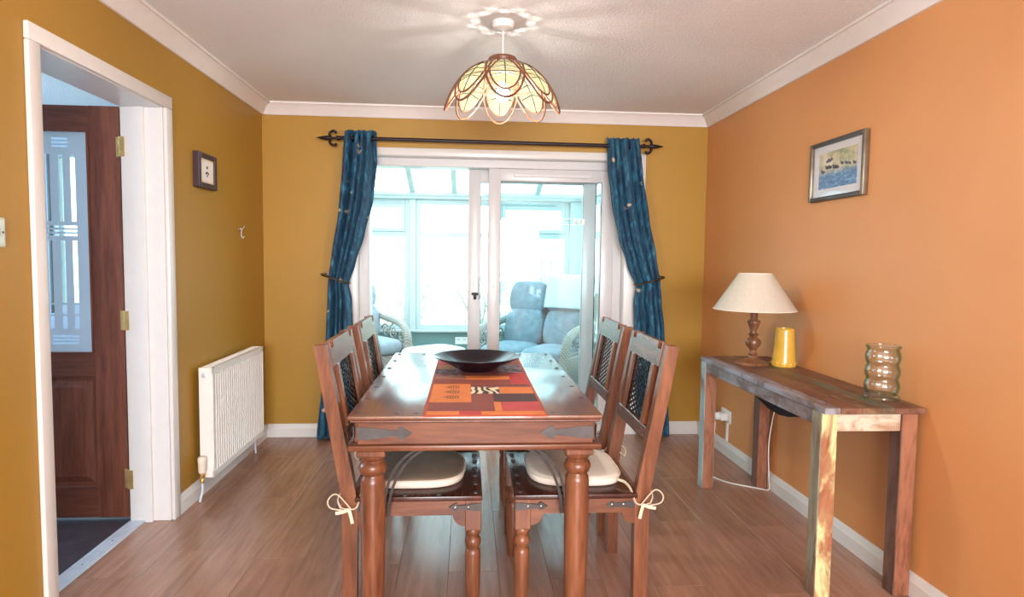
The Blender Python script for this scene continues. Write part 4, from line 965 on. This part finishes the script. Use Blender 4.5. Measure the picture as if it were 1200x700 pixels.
z1 = s.add('ShaderNodeMath', operation='MULTIPLY_ADD'); z1.inputs[1].default_value = 30; z1.inputs[2].default_value = .75; s.link(sp.outputs['Z'], z1.inputs[0]); z1.use_clamp = True
s.set(base_color=s.mix(z1.outputs[0], water, sky_), roughness=.35); MPNT = s.m
MB().box(-.0115, -.010, -.150, .150, -.085, .088).build('painting', MPNT, t, 0)
mb = MB(); rnd = random.Random(3)
for i in range(9):
    y = -.13+i*.031+rnd.uniform(-.006, .006); z = .004+rnd.uniform(-.008, .016); r = rnd.uniform(.010, .017)
    mb.lathe([(r, 0), (0, .0006)], 9, mat=Matrix.Translation((-.0116, y, z)) @ Matrix.Scale(.55, 4, (0, 0, 1)) @ Matrix.Rotation(-PI/2, 4, 'Y'))
    mb.lathe([(r*.42, 0), (0, .0006)], 7, mat=Matrix.Translation((-.0116, y+r*.8, z+r*.55)) @ Matrix.Rotation(-PI/2, 4, 'Y'))
for q in ((.060, .045), (.072, .050), (.082, .043), (.048, .050)): mb.lathe([(.012, 0), (0, .0006)], 7, mat=Matrix.Translation((-.0116, q[0], q[1])) @ Matrix.Scale(.6, 4, (0, 0, 1)) @ Matrix.Rotation(-PI/2, 4, 'Y'))
mb.build('painted_birds', flat('dark_paint', (.035, .045, .075), .5, var=.3), t, 0)
MB().box(-.0145, -.0135, -hy+fw-.001, hy-fw+.001, -hz+fw-.001, hz-fw+.001).build('glazing', glassy('picture_glass', (1, 1, 1), .06), t, 0)

# socket, plug, trunking and flex
SY, SZ_ = 3.985, .262
t = thing('wall_socket', 'white double socket with plug low on the orange wall', 'socket', (XR, SY, SZ_))
MB().box(-.010, 0, -.073, .073, -.043, .043, .004).build('face_plate', M_PLAST, t); MB().box(-.014, -.010, -.05, -.03, .01, .03).build('rocker_switch', M_PLAST, t)
MB().box(-.055, -.010, -.040, .030, -.026, .022, .005).build('adaptor', M_PLAST, t)
MB().lathe([(.024, 0), (.026, .006), (.024, .022), (.012, .030)], 18, mat=Matrix.Translation((-.053, .010, -.004)) @ Matrix.Rotation(-PI/2, 4, 'Y')).build('plug', M_PLAST, t, 40)
MB().box(-.012, 0, -.034, -.010, -.165, -.043, .002).build('trunking', M_PLAST, t)

# ------------------------------------------------------------------ console table
CXa, CXb, CYa, CYb, CZ = 1.336, 1.736, 2.195, 3.445, .750
def patina(name, base, paints, seed, stretch='z', thr=(.44, .56), sc=10):
    s = NT(name); ax = [1, 1, 1]; ax['xyz'.index(stretch)] = .22; v = s.coords(tuple(ax), seed); n1 = s.noise(v, sc, 5, .65, .8); n2 = s.noise(v, 55, 4, .6); n3 = s.noise(s.coords((1, 1, .6), seed), 7, 4, .6)
    c = s.ramp(n2, [(.35, tuple(q*.6 for q in base)), (.65, tuple(min(1, q*1.35) for q in base))])
    c = s.mix(s.ramp(n1, [(thr[0], (0, 0, 0)), (thr[1], (1, 1, 1))]), c, paints[0])
    if len(paints) > 1: c = s.mix(s.ramp(n3, [(.52, (0, 0, 0)), (.60, (.85,)*3)]), c, paints[1])
    s.set(base_color=c, roughness=.5); s.bump(n2, .2, .003); return s.m
M_P1 = patina('worn_brown_plank', (.15, .062, .036), [(.20, .095, .058)], 5, 'y'); M_P2 = patina('worn_green_plank', (.13, .07, .04), [(.10, .135, .085), (.16, .085, .05)], 6, 'y', (.40, .55))
M_P3 = patina('worn_ochre_plank', (.13, .062, .034), [(.25, .15, .075), (.12, .06, .04)], 7, 'y', (.46, .6)); M_P4 = patina('worn_grey_blue_plank', (.17, .12, .11), [(.30, .31, .36), (.14, .085, .07)], 8, 'y', (.42, .6))
M_P5 = patina('cream_flaked_leg', (.30, .105, .045), [(.66, .60, .30), (.33, .13, .06)], 9, 'z', (.44, .54), 9); M_P6 = patina('grey_green_leg', (.20, .13, .085), [(.28, .29, .22)], 10, 'z'); M_P7 = patina('reddish_brown_leg', (.24, .085, .042), [(.33, .14, .075)], 11, 'z')
M_P8 = patina('dark_brown_leg', (.11, .052, .036), [(.17, .085, .06)], 12, 'z'); M_P9 = patina('teal_worn_leg', (.22, .15, .10), [(.33, .45, .46)], 13, 'z', (.36, .5)); M_P10 = patina('white_flaked_rail', (.36, .155, .07), [(.56, .54, .42), (.40, .17, .08)], 14, 'x', (.42, .54))
t = thing('console_table', 'narrow reclaimed-wood console table with flaking paint by the orange wall', 'console table', (0, 0, 0)); con = t
ws = [.062, .085, .075, .055, .121]; x = CXa; mats = [M_P4, M_P1, M_P3, M_P2, M_P1]
for wd, m in zip(ws, mats):
    MB().box(x+.0006, x+wd-.0006, CYa, CYb, CZ-.024, CZ+random.uniform(-.0008, .0), .0018).build('top_plank', m, t); x += wd
lw = .066; APZ = .668; gx0, gx1, gy0, gy1 = CXa+.004, CXb-.010, CYa+.028, CYb-.010
def conleg(x0, y0, front, side, name='leg'):
    # four faces of reclaimed timber; side face colour differs from the end face
    mb = MB(); mb.box(x0, x0+lw, y0, y0+lw, 0, CZ-.024, .003); me = mb.mesh('leg', [front, side], 0)
    for p in me.polygons:
        if abs(p.normal.x) > .7: p.material_index = 1
    return place(name, me, t)
conleg(gx0, gy0, M_P5, M_P6); conleg(gx1-lw, gy0, M_P7, M_P8); conleg(gx0, gy1-lw, M_P7, M_P9); conleg(gx1-lw, gy1-lw, M_P7, M_P8)
MB().box(gx0+.006, gx0+.030, gy0+lw, gy1-lw, APZ, CZ-.024, .002).build('apron', M_P4, t); MB().box(gx1-.030, gx1-.006, gy0+lw, gy1-lw, .645, CZ-.024, .002).build('apron', M_P1, t)
MB().box(gx0+lw, gx1-lw, gy0+.006, gy0+.030, .652, CZ-.024, .002).build('apron', M_P10, t); MB().box(gx0+lw, gx1-lw, gy1-.030, gy1-.006, .652, CZ-.024, .002).build('apron', M_P1, t)
# dark curved solid of unidentified kind below the top
mb = MB(); o = mb.prism([(2.45, .7258), (2.53, .640), (2.60, .612), (2.67, .594), (2.75, .584), (2.86, .590), (2.99, .620), (3.07, .655), (3.15, .7258)], 1.45, 1.60, 'x').build('dark_underpiece', flat('matte_dark', (.016, .012, .020), .9), None, 30)
tag(o, 'dark curved shape under the console table top', 'pocket')

# table lamp
t = thing('table_lamp', 'turned wooden table lamp with cream coolie shade on the console', 'lamp', (1.512, 3.165, CZ))
M_LWOOD = wood('turned_walnut', (.10, .038, .018), (.19, .08, .038), (.29, .135, .068), 'z', 12, .3)
MB().lathe([(0, 0), (.084, 0), (.086, .006), (.080, .014), (.060, .020), (.045, .026), (.030, .032), (.022, .040)], 32).build('base', M_LWOOD, t, 35)
MB().lathe([(.022, .040), (.018, .048), (.026, .056), (.018, .064), (.016, .075), (.024, .088), (.037, .102), (.041, .116), (.037, .130), (.022, .142), (.018, .150), (.028, .160), (.018, .168), (.017, .178), (.026, .205), (.030, .218), (.034, .222), (.034, .230), (.022, .236), (.019, .242), (.019, .275), (.016, .280)], 28).build('stem', M_LWOOD, t, 35)
MB().lathe([(.016, .280), (.018, .285), (.018, .335), (.012, .34)], 14).build('lampholder', M_PLAST, t, 40)
M_SHADE = translucent('cream_linen_shade', (.76, .71, .60), .30)
sh = MB(); sh.lathe([(.2075, .292), (.085, .480), (.083, .480), (.205, .292), (.2075, .292)], 48, cap=False).build('shade', M_SHADE, t, 40)
MB().tube([(.2065*math.cos(2*PI*k/48), .2065*math.sin(2*PI*k/48), .292) for k in range(48)], .0028, 6, True).tube([(.084*math.cos(2*PI*k/32), .084*math.sin(2*PI*k/32), .480) for k in range(32)], .0025, 6, True).tube([(-.083, 0, .476), (0, 0, .335), (.083, 0, .476)], .002, 5).build('shade_ring', M_CREAM, t, 60)
o = MB().tube(smooth_path([(1.590, 3.20, CZ+.003), (1.70, 3.24, CZ+.003), (1.7385, 3.26, CZ-.01), (1.7395, 3.30, .60), (1.715, 3.345, .30), (1.715, 3.335, .08), (1.715, 3.33, .006), (1.66, 3.36, .003), (1.52, 3.47, .003), (1.47, 3.62, .003), (1.50, 3.78, .003), (1.60, 3.93, .004), (1.655, 3.985, .09), (1.668, 3.994, .22)], 7), .0032, 6).build('flex', M_PLAST, None, 60)
o.name = 'lamp_flex'; tag(o, 'white lamp flex trailing down to the floor and socket', 'cable')

# yellow vase
M_YEL = flat('mustard_glaze', (.66, .385, .055), .18, var=.06)
mb = MB(); n = 40; vs = []; fs = []; prof = [(.0, 0), (.056, 0), (.060, .004), (.0605, .012), (.0585, .028), (.0575, .034), (.0545, .08), (.050, .13), (.0462, .190), (.0455, .197), (.0435, .199), (.0425, .193), (.046, .12), (.050, .02), (0, .012)]
mb.lathe(prof, n)
o = mb.build('yellow_vase', M_YEL, None, 40, (1.652, 3.105, CZ)); tag(o, 'glossy mustard yellow tapered vase beside the table lamp', 'vase')
for k in range(14):
    a = 2*PI*k/14; q = MB().dome((0, 0, 0), .011, .005, 'x', 8, 2); b_ = q.build('relief_bead', M_YEL, o, 60, (.0585*math.cos(a), .0585*math.sin(a), .018)); b_.rotation_euler = (0, 0, a)

# ribbed glass vase
M_RGL = glassy('recycled_green_glass', (.97, .99, .985), .12, .02, (.42, .72, .70))
s = NT('green_glass_base'); s.b.inputs['Base Color'].default_value = (.80, .95, .92, 1); s.b.inputs['Roughness'].default_value = .03; s.b.inputs['Transmission Weight'].default_value = 1.0; s.b.inputs['IOR'].default_value = 1.45
n_ = s.noise(s.coords(), 22, 2); s.bump(n_, .25, .01)
out = [(.062, .0), (.066, .004), (.067, .012), (.060, .020)]
for k in range(3):
    z0 = .024+k*.058
    for j in range(9): a = j/8; out.append((.0565+.0075*math.sin(PI*a), z0+.058*a))
out += [(.058, .203), (.0635, .210), (.064, .214), (.061, .216)]
inn = [(r-.0045, z) for r, z in reversed(out) if z > .018]
prof = [(0, .0)]+out+inn+[(0, .020)]
o = MB().lathe(prof, 44).build('glass_vase', M_RGL, None, 50, (1.662, 2.352, CZ)); tag(o, 'clear greenish ribbed glass vase at the near end of the console', 'vase')
